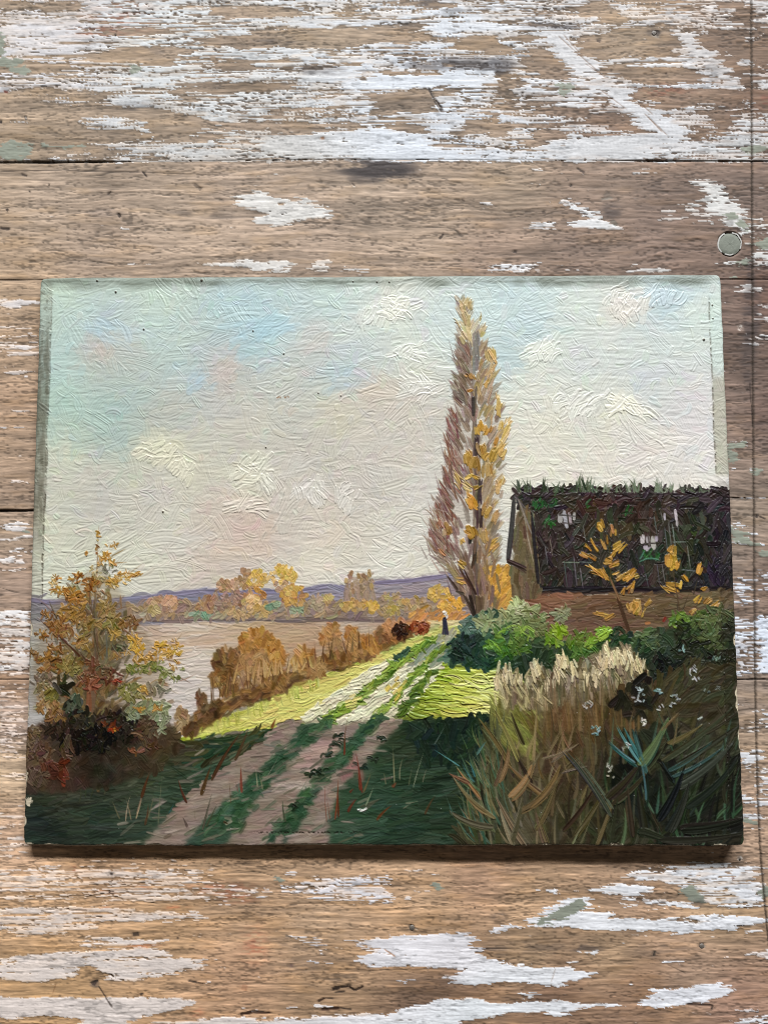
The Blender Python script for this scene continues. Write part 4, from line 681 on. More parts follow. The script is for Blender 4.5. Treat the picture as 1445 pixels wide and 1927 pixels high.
    fill([(852,1205),(880,1165),(930,1150),(1000,1160),(1012,1200),(1100,1215),(1180,1200),(1260,1180),(1396,1155),(1396,1330),(1220,1330),(1200,1230),(1120,1240),(1000,1270),(960,1262),(850,1248)], 620,
         lambda x, y: field([(870,1180,(72,96,88)),(880,1215,(34,52,46)),(920,1200,(60,84,66)),(940,1240,(44,72,44)),(1000,1240,(40,54,44)),(1060,1240,(46,66,36)),(1120,1210,(50,72,36)),(1180,1215,(38,56,44)),(1240,1200,(56,70,50)),(1300,1190,(46,54,36)),(1350,1190,(62,68,46)),(1370,1260,(42,44,32)),(1260,1270,(34,38,30)),(1300,1300,(42,44,32)),(1000,1180,(96,106,66))], x, y),
         70, 26, 10, h=.6, aj=40, cs=7)
    for (x, y, r, n, pal) in [(888,1178,20,30,[(84,108,98),(96,118,104),(70,96,86)]),(920,1172,24,40,[(126,136,92),(140,148,104),(112,126,88)]),(975,1144,20,26,[(164,172,120),(176,182,134),(150,158,108)]),(955,1165,20,30,[(124,134,88),(138,144,98)]),
        (1005,1158,20,30,[(130,138,92),(116,126,84)]),(1000,1180,26,40,[(108,118,74),(96,108,66)]),(1056,1156,14,22,[(112,116,82),(124,126,92)]),(960,1195,30,34,[(84,114,54),(104,140,50),(66,94,52)]),(985,1190,16,9,[(132,164,60),(108,136,60)]),
        (935,1215,22,30,[(70,104,48),(96,136,50)]),(945,1228,20,26,[(54,86,44),(80,118,46)]),(980,1215,16,22,[(60,86,40),(80,104,48)]),(870,1215,26,34,[(30,46,42),(38,56,50)]),(900,1235,26,24,[(36,60,46),(44,70,50)]),
        (1042,1200,16,26,[(96,124,46),(112,142,50)]),(1050,1188,12,14,[(126,156,48)]),(1092,1210,26,40,[(86,108,42),(100,124,44),(74,96,40)]),(1098,1238,28,40,[(62,92,38),(74,106,42)]),(1135,1192,13,16,[(110,146,50),(130,168,60)]),
        (1112,1208,8,10,[(120,156,54)]),(1158,1205,28,34,[(36,56,36),(46,70,42)]),(1210,1205,28,36,[(68,86,56),(58,76,52),(80,96,62)]),(1275,1166,17,26,[(90,120,52),(112,142,54),(78,104,50)]),(1300,1186,30,44,[(40,48,32),(50,60,38),(60,72,44)]),
        (1320,1170,24,26,[(88,104,54),(74,92,50)]),(1345,1165,28,40,[(96,106,70),(84,94,62),(74,84,56)]),(1340,1200,26,30,[(78,88,54),(66,76,48)]),(1372,1190,22,36,[(44,46,34),(52,54,38)]),(1300,1225,36,44,[(32,38,28),(40,46,32)]),(1360,1250,36,60,[(40,42,30),(48,50,34)]),(1250,1250,26,40,[(30,36,32),(38,46,38)])]:
        spray(x, y, r, r * .8, n, pal, 20, 7, aj=55, h=.85, ang=None)
    for (x0, y0, x1, y1, b) in [(935,1190,960,1184,.3),(975,1180,1000,1200,-.4),(950,1178,985,1180,.4),(930,1210,945,1230,.3)]: blade(x0, y0, x1, y1, 5, (140,176,62), bend=b, h=1.)
    for q in range(14): dab(1136 + rng.normal(0, 5), 1191 + rng.normal(0, 3), 30, 18, 7, cj((140,178,64), 5), h=1.1)
    dab(1247, 1165, 60, 12, 6, (132,50,36), h=.7); dab(1216, 1172, 10, 12, 6, (170,110,70), h=.7)
    # --- reeds, dark undergrowth at lower right
    motif('reeds')
    rd = [(920,1350),(960,1310),(1040,1300),(1220,1290),(1300,1250),(1396,1250),(1400,1600),(930,1600),(860,1590),(900,1500)]
    rc2 = [(960,1340,(110,104,56)),(1000,1360,(92,80,48)),(1060,1330,(100,78,50)),(1100,1350,(86,70,44)),(1150,1380,(72,62,40)),(1060,1400,(78,62,42)),(980,1420,(84,70,48)),(940,1400,(56,66,48)),(960,1480,(70,66,50)),(920,1540,(64,68,50)),(1000,1560,(82,74,56)),
           (1080,1480,(64,54,38)),(1120,1540,(58,58,42)),(1160,1460,(46,48,36)),(1200,1500,(38,40,30)),(1220,1330,(64,56,38)),(1280,1330,(50,48,34)),(1340,1330,(50,48,34)),(1300,1420,(50,54,42)),(1360,1450,(46,48,36)),(1260,1500,(30,36,28)),(1340,1540,(34,38,30)),(1200,1570,(52,52,38)),(1380,1560,(34,36,30))]
    def fan(x, y): return 90 - (x - 1080) * .12 + 14 * math.sin(x * .05 + y * .03) - (24 if x > 1240 else 0)
    fill(rd, 1500, lambda x, y: field(rc2, x, y) * (1 + .22 * sm(1180, 1260, np.asarray(x)))[..., None], fan, 46, 9, h=.55, aj=24, cs=7, var=8, dry=.3)
    fill([(920,1320),(1010,1330),(1000,1420),(940,1400)], 70, [(122,124,60),(138,136,70),(104,104,54)], 125, 44, 6, h=.6, aj=14, tip=.5)
    fill([(1180,1380),(1260,1360),(1290,1500),(1200,1540),(1150,1480)], 90, [(30,34,24),(36,42,32),(26,30,24)], 100, 44, 12, h=.6, aj=30, cs=3)
    fill([(1270,1450),(1380,1430),(1390,1580),(1260,1590)], 160, [(32,36,28),(42,46,34),(28,32,26),(48,50,40)], lambda x, y: 28 + (1520 - y) * .2, 70, 11, h=.7, aj=12, cs=3)
    motif('pale_grass')
    fill([(928,1275),(960,1258),(985,1290),(1010,1255),(1060,1270),(1120,1225),(1180,1215),(1215,1260),(1200,1290),(1120,1300),(1060,1320),(1010,1330),(950,1318)], 260, [(140,126,96),(116,102,80),(156,140,108),(100,86,64),(128,116,94),(92,88,64)], 92, 28, 7, h=.9, aj=14, cs=9)
    for (x, y, n) in [(945,1272,6),(958,1266,8),(975,1276,7),(940,1285,6),(1003,1262,8),(1013,1256,7),(1050,1250,8),(1060,1245,8),(1048,1270,6),(1075,1262,6),(1120,1270,6),(1140,1225,9),(1150,1240,9),(1135,1250,8),(1160,1235,7),(1175,1230,7),(1185,1250,7),(1200,1245,5),(1100,1280,5),(1030,1290,5),(1210,1262,4),(1128,1244,5)]:
        for q in range(n): dab(x + rng.normal(0, 5), y + rng.normal(0, 7), 94 + rng.normal(0, 14), rng.uniform(16, 30), rng.uniform(5, 8), cj(pick([(214,196,146),(204,184,136),(222,206,162),(188,170,134)]), 7), h=1.3, tip=rng.choice([0., .6]), dry=.3)
    for q in range(110):
        x = rng.uniform(950, 1215); blade(x, rng.uniform(1310, 1345), x + rng.normal(0, 6), rng.uniform(1262, 1300), rng.uniform(3, 6), cj(pick([(104,88,60),(88,74,52),(120,104,74),(76,70,48)]), 7), h=.7, tip=.6, dry=.6)
    for q in range(26): dab(rng.uniform(930, 1030), rng.uniform(1290, 1330), 110 + rng.normal(0, 20), 26, 6, cj((186,172,120), 9), h=1., tip=.4)
    motif('reeds')
    for q in range(60):
        x = rng.uniform(1000, 1215); blade(x, 1375, x + rng.normal(0, 8), rng.uniform(1290, 1325), 5, cj(pick([(104,78,48),(92,72,44),(120,92,56),(76,62,40)]), 7), h=.5)
    fill([(1165,1290),(1215,1270),(1240,1330),(1180,1350),(1150,1330)], 60, [(52,44,30),(40,38,28),(66,56,36),(30,28,24)], 70, 26, 11, h=.6, aj=35)
    soften([(930,1300),(1396,1300),(1396,1590),(930,1590)], 2, .55)
    for q in range(220):
        x = rng.uniform(900, 1396); y = rng.uniform(1400, 1600); L = rng.uniform(40, 100)
        base = field(rc2, np.array([x]), np.array([y]))[0]
        lean = (x - 1010) * .05 if x < 1150 else (x - 1190) * .13
        lean += rng.normal(0, 16); lx = math.sin(math.radians(lean)); ly = math.cos(math.radians(lean))
        c = base * rng.choice([.72, .95, 1.3, 1.6], p=[.2, .25, .3, .25])
        if x > 1130 and rng.random() < .35: c = np.array([56., 78., 60.]) * rng.uniform(.7, 1.4)
        blade(x, y, x + L * lx, y - L * ly, rng.uniform(4, 10), c, bend=rng.normal(0, .12), h=.8, tip=.8, dry=.5, var=11)
    soften([(900,1380),(1396,1330),(1396,1595),(900,1595)], 1, .5)
    for q in range(60):
        x = rng.uniform(880, 960); y = rng.uniform(1430, 1590); blade(x, y, x + rng.normal(-24, 14), y - rng.uniform(40, 90), rng.uniform(3, 7), cj(pick([(96,102,70),(78,92,64),(116,104,72),(66,92,76)]), 8), bend=rng.normal(.05, .1), h=.7, tip=.8, dry=.6)
    # long leaves, root first then tip
    BL = [(1000,1470,965,1405,8,(58,52,38),.1),(960,1440,905,1350,9,(112,110,62),-.15),(975,1430,930,1330,7,(126,122,70),-.1),(985,1400,960,1340,6,(66,64,40),.1),(1000,1430,1010,1340,5,(140,124,86),.0),
        (1028,1500,955,1440,8,(120,96,64),.15),(942,1470,960,1402,8,(132,104,72),-.3),(935,1480,950,1410,6,(124,96,66),-.25),(960,1500,1005,1440,12,(138,106,72),-.35),(965,1505,1012,1436,7,(120,96,66),-.4),(1000,1520,1060,1440,13,(116,98,66),-.35),(985,1530,1070,1450,9,(96,84,56),-.4),
        (1010,1560,1050,1470,10,(96,84,58),-.2),(1030,1420,1060,1362,4,(132,112,88),0),(1040,1440,1062,1372,4,(120,100,78),0),(1040,1430,1080,1395,4,(130,112,92),-.2),(1020,1430,1090,1400,5,(116,98,80),-.3),(1060,1450,1110,1440,4,(110,98,84),0),
        (1022,1400,1026,1350,4,(88,70,46),0),(1035,1395,1040,1345,3.5,(84,66,44),0),(930,1540,850,1465,9,(108,98,64),.3),(925,1560,845,1530,12,(96,92,62),.4),(915,1530,878,1500,7,(124,104,72),.2),(905,1500,862,1445,6,(128,98,66),0),(880,1470,848,1455,7,(122,92,64),.1),
        (990,1590,935,1500,12,(112,102,76),.1),(965,1592,940,1520,9,(126,110,84),.1),(960,1590,985,1500,9,(92,84,62),-.1),(1030,1592,1010,1530,10,(100,92,66),.1),(1060,1560,1130,1470,10,(86,74,50),-.2),(1080,1570,1140,1490,12,(76,66,46),-.1),
        (1120,1590,1160,1500,7,(104,92,62),0),(1075,1590,1100,1540,3,(112,120,84),0),(1090,1590,1112,1535,3,(120,126,92),0),(1150,1530,1066,1410,10,(60,66,54),-.15),(1150,1520,1080,1420,4,(84,100,90),-.15),(1140,1500,1200,1440,16,(56,56,40),-.2),(1150,1510,1220,1450,12,(62,60,42),-.2),
        (1205,1440,1160,1364,8,(82,124,128),.12),(1210,1440,1172,1372,9,(70,118,118),.1),(1214,1450,1190,1370,9,(56,88,84),.05),(1196,1440,1142,1395,6,(64,100,100),.1),(1190,1430,1150,1400,5,(72,116,120),.1),(1216,1500,1206,1430,4,(84,122,126),-.15),(1205,1440,1258,1352,14,(92,104,72),-.25),(1212,1440,1250,1370,8,(74,98,84),-.25),
        (1255,1400,1320,1362,8,(90,80,56),-.2),(1245,1430,1380,1330,10,(72,66,48),-.15),(1270,1440,1395,1360,10,(60,62,48),-.1),(1255,1450,1340,1395,7,(62,92,88),-.2),(1260,1460,1360,1410,6,(56,78,76),-.2),(1275,1480,1380,1400,14,(46,52,42),-.2),(1290,1520,1390,1430,16,(40,46,38),-.3),
        (1240,1540,1290,1440,14,(34,40,32),-.2),(1255,1560,1300,1470,12,(42,48,38),-.2),(1190,1570,1180,1480,12,(62,58,42),0),(1210,1570,1200,1480,10,(48,48,36),0),(1150,1580,1165,1500,9,(56,54,40),0),(1200,1560,1250,1575,14,(50,54,42),.1),(1280,1560,1395,1540,16,(40,44,36),-.2),(1240,1580,1390,1570,14,(50,54,42),-.15),
        (1262,1470,1240,1430,8,(30,34,28),0),(1322,1380,1390,1338,6,(66,64,48),-.1),(1240,1370,1275,1340,5,(118,96,66),.1),(1262,1400,1275,1350,5,(100,84,58),-.1)]
    for (x0, y0, x1, y1, w, c, b) in BL:
        for q in range(2): blade(x0 + rng.normal(0, 2), y0 + rng.normal(0, 2), x1 + rng.normal(0, 2), y1 + rng.normal(0, 2), w * rng.uniform(.9, 1.5), cj(np.array(c) * rng.uniform(.8, 1.02), 4), bend=b * .42, h=.8, tip=.7, dry=.35, var=12)
    # small flowers (blend the mass first, then touch in a few crisp leaves)
    for (x0, y0, x1, y1, w, c, b) in BL[::2]: blade(x0, y0, x1, y1, w * .7, cj(np.array(c) * 1.05, 4), bend=b * .4, h=.7, tip=.8, dry=.6, op=.8)
    for (x, y, n, c) in [(1200,1300,8,(168,186,188)),(1192,1310,4,(190,198,198)),(1237,1300,6,(120,158,164)),(1268,1310,5,(140,150,150)),(1107,1322,6,(150,146,138)),(1120,1365,5,(120,160,166)),(1118,1380,4,(112,150,158)),(1205,1358,5,(206,206,196)),(1216,1362,3,(198,198,188)),
        (1243,1328,3,(176,180,180)),(1257,1325,3,(158,168,170)),(1302,1262,5,(180,184,184)),(1308,1275,3,(200,202,204)),(1280,1218,4,(140,170,168)),(1344,1240,5,(110,134,124)),(1180,1400,4,(186,186,174)),(1172,1405,3,(150,152,142)),(1145,1440,4,(176,176,160)),(1150,1452,3,(190,188,172)),(1308,1355,2,(196,206,202)),
        (1300,1250,3,(150,152,152)),(1350,1290,3,(110,120,114)),(1330,1300,3,(96,106,98)),(1102,1330,3,(170,170,164))]:
        for q in range(n): dab(x + rng.normal(0, 4.5), y + rng.normal(0, 4.5), rng.uniform(0, 180), rng.uniform(6, 12), 3.6, cj(c, 9), h=1.2, dry=.2, ident=False)
    # --- foreground stalks
    motif('shaded_grass')
    ST = [(820,1440,-1,-1),]
    for (x0, y0, x1, y1, w, c) in [(240,1544,248,1496,4,(172,150,116)),(252,1542,240,1498,4,(150,128,98)),(262,1530,278,1470,5,(160,128,98)),(260,1540,272,1500,4,(190,170,132)),(230,1540,214,1505,5,(104,100,74)),(302,1550,308,1458,3,(118,116,84)),(282,1540,294,1496,4,(132,116,88)),(278,1552,284,1510,7,(98,66,44)),
        (322,1530,332,1508,4,(60,104,104)),(270,1500,286,1450,10,(96,50,30)),(355,1510,338,1466,8,(92,48,32)),(382,1495,400,1440,12,(88,54,36)),(400,1465,458,1372,11,(92,52,34)),(446,1430,470,1372,10,(76,56,38)),(458,1490,456,1440,9,(124,62,38)),(385,1560,402,1492,7,(62,66,48)),(392,1555,412,1512,6,(74,76,56)),
        (357,1555,348,1536,8,(86,72,58)),(424,1544,434,1550,9,(104,84,56)),(372,1540,368,1512,2,(120,104,88)),(438,1510,434,1460,2.2,(90,56,44)),(452,1490,446,1468,3,(110,72,56)),(488,1480,484,1446,4,(170,160,124)),(498,1484,490,1452,4,(140,130,100)),(505,1462,530,1418,2.4,(150,138,120)),(513,1370,522,1350,9,(100,44,28)),
        (648,1420,656,1345,4,(92,48,32)),(650,1420,652,1390,6,(104,50,34)),(684,1490,672,1412,6,(112,46,30)),(680,1486,676,1450,6,(126,58,36)),(634,1540,640,1460,6,(124,52,30)),(640,1536,638,1480,5,(98,44,26)),(617,1545,614,1476,2.6,(122,54,36)),(624,1540,618,1500,2.4,(114,52,38)),(540,1545,534,1505,7,(60,72,54)),
        (656,1526,674,1500,9,(110,46,28)),(710,1540,740,1512,8,(112,60,34)),(660,1490,668,1482,7,(116,60,40)),(740,1480,748,1470,10,(112,60,40)),(744,1472,741,1402,4,(168,158,122)),(752,1466,760,1420,4,(150,144,112)),(728,1474,724,1450,3,(150,140,104)),(778,1480,800,1410,3,(148,146,120)),(796,1470,806,1440,3,(140,136,112)),
        (770,1478,778,1440,3,(112,110,84)),(690,1515,706,1478,5,(132,136,108)),(686,1490,700,1455,6,(116,92,62)),(560,1500,590,1450,3,(98,108,84)),(800,1530,820,1495,7,(92,64,44)),(764,1510,790,1506,4,(132,128,104)),(760,1520,778,1508,3,(120,120,98)),(818,1400,840,1362,3,(112,124,116)),(800,1380,806,1362,3,(92,106,84)),
        (866,1440,816,1408,5,(94,146,152)),(892,1470,868,1432,4,(80,140,150)),(895,1460,884,1430,7,(68,120,124)),(897,1418,918,1390,8,(84,120,122)),(896,1480,850,1430,4,(110,124,80)),(880,1408,868,1380,3,(96,118,70)),(846,1510,856,1540,3,(70,120,110)),(180,1460,150,1508,6,(54,62,46)),(165,1500,170,1440,5,(64,70,52)),
        (176,1500,190,1445,5,(58,64,46)),(200,1495,215,1460,5,(74,76,54)),(188,1490,196,1462,10,(106,84,50)),(155,1510,157,1470,4,(78,84,66)),(205,1430,196,1480,6,(52,58,42))]:
        blade(x0, y0, x1, y1, w * .85, np.array(c, float) * .94, bend=rng.normal(0, .05), h=.7, tip=.8, dry=.5)
    for q in range(5): dab(678 + q * 3, 1521 + rng.normal(0, 2), rng.uniform(0, 50), 8, 4, (222,222,214), h=1.3, dry=.1, ident=False)
    # --- autumn shrub at the left
    motif('shrub')
    fill([(48,1420),(70,1370),(150,1320),(250,1330),(330,1370),(345,1400),(300,1450),(230,1470),(120,1490),(48,1490)], 420,
         lambda x, y: field([(60,1400,(96,80,66)),(80,1440,(92,70,54)),(100,1380,(74,60,48)),(150,1370,(44,38,30)),(180,1400,(34,28,22)),(230,1380,(44,38,32)),(250,1420,(62,54,42)),(300,1370,(78,64,48)),(300,1400,(84,66,50)),(320,1420,(66,60,42)),(120,1460,(66,50,40)),(200,1450,(50,48,38)),(70,1480,(72,60,48))], x, y), 60, 24, 10, h=.6, aj=50, cs=6)
    for q in range(140): dab(170 + rng.normal(0, 26), 1290 + rng.normal(0, 44), 90 + rng.normal(0, 40), 24, 9, cj(pick([(72,62,44),(88,76,54),(60,54,42),(98,82,56),(110,92,60)]), 8), h=.5)
    for q in range(60): dab(205 + rng.normal(0, 22), 1225 + rng.normal(0, 22), 60 + rng.normal(0, 40), 20, 8, cj(pick([(84,80,58),(96,88,64),(70,68,50)]), 7), h=.5, op=.9)
    soften([(48,1420),(60,1300),(150,1190),(250,1200),(330,1330),(345,1420),(240,1480),(48,1500)], 3, .8)
    wash([(186,1060),(222,1100),(256,1160),(300,1230),(320,1290),(300,1340),(60,1340),(70,1230),(84,1170),(120,1120)], [(116,94,64)], op=.34)
    for q in range(330):
        t = rng.random() ** .7; y = 1080 + t * 260; x = 182 + rng.normal(0, 18 + 50 * t)
        dab(x, y, math.degrees(math.atan2(1360 - y, x - 180)) + rng.normal(0, 28), rng.uniform(14, 30), rng.uniform(4, 9), cj(pick([(112,86,50),(96,80,52),(130,98,56),(84,74,52),(104,96,62)]), 9), h=.6, dry=.8, op=.8)
    for (x0, y0, x1, y1, w, c) in [(178,1340,184,1180,13,(96,72,54)),(172,1345,168,1270,14,(124,74,54)),(184,1240,178,1100,5,(86,72,54)),(184,1140,187,988,3,(122,92,54)),(178,1180,152,1130,5,(84,66,50)),(178,1170,168,1100,3.5,(80,66,52)),(180,1150,188,1095,3,(80,68,58)),(198,1130,204,1100,2.5,(110,92,64)),
        (160,1240,110,1195,6,(84,58,42)),(130,1210,70,1160,4.5,(92,68,56)),(112,1170,92,1128,4,(104,82,66)),(100,1148,70,1125,3,(112,96,92)),(205,1190,262,1166,5,(104,76,52)),(228,1180,256,1200,4,(98,72,50)),(255,1190,278,1192,3,(120,88,66)),(215,1150,236,1118,3,(128,100,68)),(220,1148,240,1140,3,(124,90,60)),
        (212,1046,240,1032,3,(134,112,72)),(205,1052,236,1032,2.4,(122,104,72)),(214,1060,242,1058,3.4,(138,104,62)),(240,1082,272,1060,2.4,(134,116,84)),(215,1245,246,1230,3,(96,80,56)),(206,1310,258,1270,5,(72,66,54)),(262,1265,300,1242,4,(106,108,58)),(318,1212,354,1228,3,(150,120,80)),(318,1242,356,1238,3,(158,132,96)),
        (300,1236,356,1252,3,(150,116,84)),(340,1282,372,1268,3,(140,108,90)),(335,1272,364,1286,3,(136,108,92)),(290,1284,342,1306,4,(130,118,100)),(262,1305,300,1285,4,(112,106,84)),(206,1240,200,1180,4,(80,76,62)),(335,1205,345,1190,2.4,(140,118,80)),(165,1242,150,1224,4,(84,60,44)),(140,1195,132,1170,4,(92,70,52)),(178,1300,186,1230,6,(92,66,50)),(124,1480,122,1424,11,(112,52,32))]:
        for q in range(2): blade(x0 + rng.normal(0, .8), y0, x1 + rng.normal(0, .8), y1, w, cj(c, 5), bend=rng.normal(0, .08), h=.5, tip=.8)
    GB = [(176,128,60),(158,112,50),(188,140,68)]; DB = [(134,90,44),(120,80,40),(150,102,50)]; OL = [(128,116,62),(112,102,56),(142,124,70)]; BRT_ = [(206,152,54),(212,160,60),(188,138,50)]; GN = [(112,118,54),(96,104,48),(128,132,66)]
    for (x, y, rx, ry, n, pal, l) in [(186,1010,2,9,8,GB,10),(184,1036,2,12,6,DB,10),(199,1050,13,9,26,GB,12),(215,1060,8,6,10,GB,12),(214,1027,14,4,9,GB,10),(166,1042,6,4,7,GB,8),(190,1062,5,4,5,GB,8),(176,1072,10,8,9,[(160,140,90),(180,156,104)],9),(205,1075,14,12,14,[(122,118,92),(110,108,88)],12),
        (186,1086,12,10,16,[(186,170,120),(156,140,100)],9),(245,1082,26,7,30,GB,12),(225,1092,22,8,26,GB + [(206,164,90)],12),(212,1102,12,8,10,[(190,160,96)],10),(147,1087,14,9,24,GB + DB,12),(172,1097,15,10,34,DB + [(158,100,40)],12),(170,1112,10,8,10,DB,10),(108,1087,9,6,12,DB + GB,9),(106,1100,10,8,14,[(190,156,92),(168,124,60)],10),
        (118,1112,20,9,34,DB + GB,12),(140,1120,22,12,44,DB + GB,14),(150,1130,14,12,26,[(176,134,72),(150,104,50)],14),(196,1120,14,8,14,[(150,122,90),(140,108,74)],10),(138,1150,24,18,44,[(164,122,60),(150,110,56),(176,134,66)],18),(155,1165,18,14,24,[(150,116,62),(140,106,58)],18),(127,1165,12,8,12,DB + GB,12),
        (92,1156,12,8,18,DB,11),(100,1170,14,10,22,DB,12),(112,1184,18,14,40,DB + [(140,96,52)],14),(128,1190,14,12,24,[(146,100,52),(128,88,48)],16),(80,1192,12,7,16,GB + DB,10),(86,1200,8,6,8,DB,10),(107,1220,13,9,20,DB,14),(62,1227,9,6,10,DB,14),(72,1232,6,4,4,DB,10),(76,1244,10,7,14,DB,14),(92,1236,14,9,24,DB + [(160,106,50)],14),
        (77,1259,11,5,12,DB,12),(110,1252,22,12,36,[(128,86,42),(140,98,46),(110,80,40)],18),(138,1250,22,18,46,OL + [(120,92,46)],18),(150,1205,12,10,14,[(164,120,60)],14),(162,1208,12,14,20,[(140,112,58),(160,126,66)],16),(204,1145,16,16,34,[(146,118,66),(156,124,72),(136,112,64)],18),(165,1180,12,18,24,[(128,108,60),(140,114,62)],18),(190,1175,14,10,16,[(160,126,70),(130,110,70)],16),
        (219,1170,20,13,36,OL + [(150,118,62)],18),(246,1172,18,11,30,[(132,98,56),(146,108,60),(120,88,52)],16),(217,1192,11,8,18,[(170,132,60),(182,140,62)],14),(240,1200,14,7,10,[(120,104,62)],14),(254,1205,12,14,22,[(196,146,54),(206,154,56)],14),(264,1222,14,9,26,BRT_,13),(262,1236,10,6,10,[(190,140,60)],12),(305,1216,13,9,26,BRT_,13),(320,1226,14,6,18,BRT_,12),(334,1206,8,4,7,GB,10),
        (336,1216,8,4,7,BRT_,10),(340,1230,8,4,8,[(200,150,50)],10),(300,1234,26,6,26,BRT_ + GB,14),(278,1246,16,7,14,GB,13),(258,1246,6,10,8,[(176,120,52)],10),(252,1257,14,9,20,GN,13),(268,1260,12,8,14,GN,12),(282,1254,18,7,18,GN,13),(302,1252,12,8,12,GN,12),(314,1266,13,9,20,[(116,120,64),(128,130,76)],13),(334,1252,12,8,14,GB,11),(344,1258,6,4,4,GN,9),
        (330,1276,10,5,8,GN,11),(340,1277,6,4,4,GN,9),(226,1216,14,10,16,[(96,98,72),(84,86,64)],16),(240,1228,12,8,8,GB,9),(218,1236,12,5,8,GB,9),(176,1256,16,18,36,[(128,84,58),(118,76,52),(104,68,48)],16),(160,1280,16,12,26,[(126,82,56),(112,72,50)],16),(178,1290,14,14,24,[(140,84,58),(124,76,52)],18),(214,1275,16,14,28,[(96,56,40),(108,58,40),(84,52,38)],14),(222,1282,8,5,8,[(150,56,32)],12),
        (200,1262,16,10,20,[(96,84,56),(110,72,48)],15),(88,1276,18,12,26,[(108,92,72),(120,102,80)],16),(82,1296,18,12,26,[(120,104,74),(140,116,76)],18),(100,1310,18,14,22,[(104,100,50),(120,112,58)],22),(122,1288,14,14,16,[(44,42,26),(56,54,34)],24),(94,1330,20,12,30,[(150,112,70),(136,100,62),(162,124,80)],18),(110,1345,20,12,30,[(134,98,60),(120,88,56)],18),
        (142,1325,20,14,34,[(86,90,72),(76,82,66),(60,68,56)],22),(247,1302,20,14,34,[(116,112,60),(104,100,56),(128,122,66)],20),(277,1298,14,7,18,GB + [(206,152,56)],14),(278,1312,12,7,10,[(140,130,70)],14),(276,1330,18,12,26,[(132,134,96),(120,124,88)],20),(250,1342,14,14,24,[(118,124,92),(130,134,100)],20),(305,1335,18,14,24,[(124,128,92),(140,144,108)],22),
        (266,1333,9,4,9,GB,13),(300,1332,12,4,10,GB,13),(315,1348,8,8,8,[(110,116,84)],16),(305,1365,14,14,20,[(146,146,116),(130,132,100)],22),(298,1292,16,8,12,[(128,118,96),(140,130,104)],20),(310,1300,12,6,8,[(110,104,86)],18),
        (66,1380,18,12,34,[(92,72,54),(80,64,48),(104,84,62)],20),(64,1410,16,16,36,[(104,84,68),(92,76,62)],22),(86,1420,14,16,22,[(84,64,50),(96,72,54)],24),(110,1375,24,14,46,[(54,44,36),(44,36,28),(66,52,40)],20),(145,1395,30,20,70,[(34,28,20),(44,36,28),(26,20,14)],20),(190,1390,34,22,80,[(32,26,20),(40,36,26),(24,20,14)],20),
        (160,1350,28,14,40,[(50,46,34),(44,48,40)],18),(215,1350,24,14,40,[(48,40,32),(60,48,36)],18),(248,1375,24,18,50,[(46,40,34),(36,32,26),(58,48,38)],20),(278,1372,20,18,40,[(86,66,50),(76,60,46),(96,74,54)],20),(212,1366,16,9,16,[(120,62,30),(138,72,32),(104,48,26)],12),(216,1372,8,5,7,[(150,54,24)],10),(222,1374,5,4,3,[(204,140,50)],7),
        (130,1410,10,20,16,[(84,66,52),(96,74,58)],26),(122,1450,10,20,18,[(104,54,36),(92,48,34)],24),(100,1450,16,16,20,[(80,54,42),(92,60,44)],24),(258,1412,14,8,14,[(110,70,52),(124,80,58)],14),(290,1400,14,10,14,[(84,60,44)],18),(70,1460,18,14,24,[(98,80,66),(86,70,56)],22)]:
        spray(x, y, rx, ry, int(n * .85), [np.array(c_) * (.90 if y < 1250 else .94) for c_ in pal], l, max(4, l * .34), ang=None if l < 15 else 70, aj=45, h=.9, dry=.25)

def soften(poly, r, mix):
    """wet paint dragged together inside a region"""
    P = np.array(poly, float); bx, by = hmap(H_P2B, P[:, 0], P[:, 1])
    x0 = max(int(bx.min()) - 9, 0); x1 = min(int(bx.max()) + 9, NX); y0 = max(int(by.min()) - 9, 0); y1 = min(int(by.max()) + 9, NY)
    gx, gy = np.meshgrid(np.arange(x0, x1), np.arange(y0, y1)); px, py = hmap(H_B2P, gx, gy)
    m = boxblur(inpoly(px, py, poly).astype(np.float32), 3)[..., None] * mix * (.6 + .8 * vnoise(px, py, 1 / 24., 1 / 8., 77))[..., None].clip(0, 1)
    sub = COL[y0:y1, x0:x1]; b = np.stack([boxblur(sub[..., i], r) for i in range(3)], -1)
    sub += np.clip(m, 0, 1) * (b - sub); HGT[y0:y1, x0:x1] *= 1 - .35 * m[..., 0]

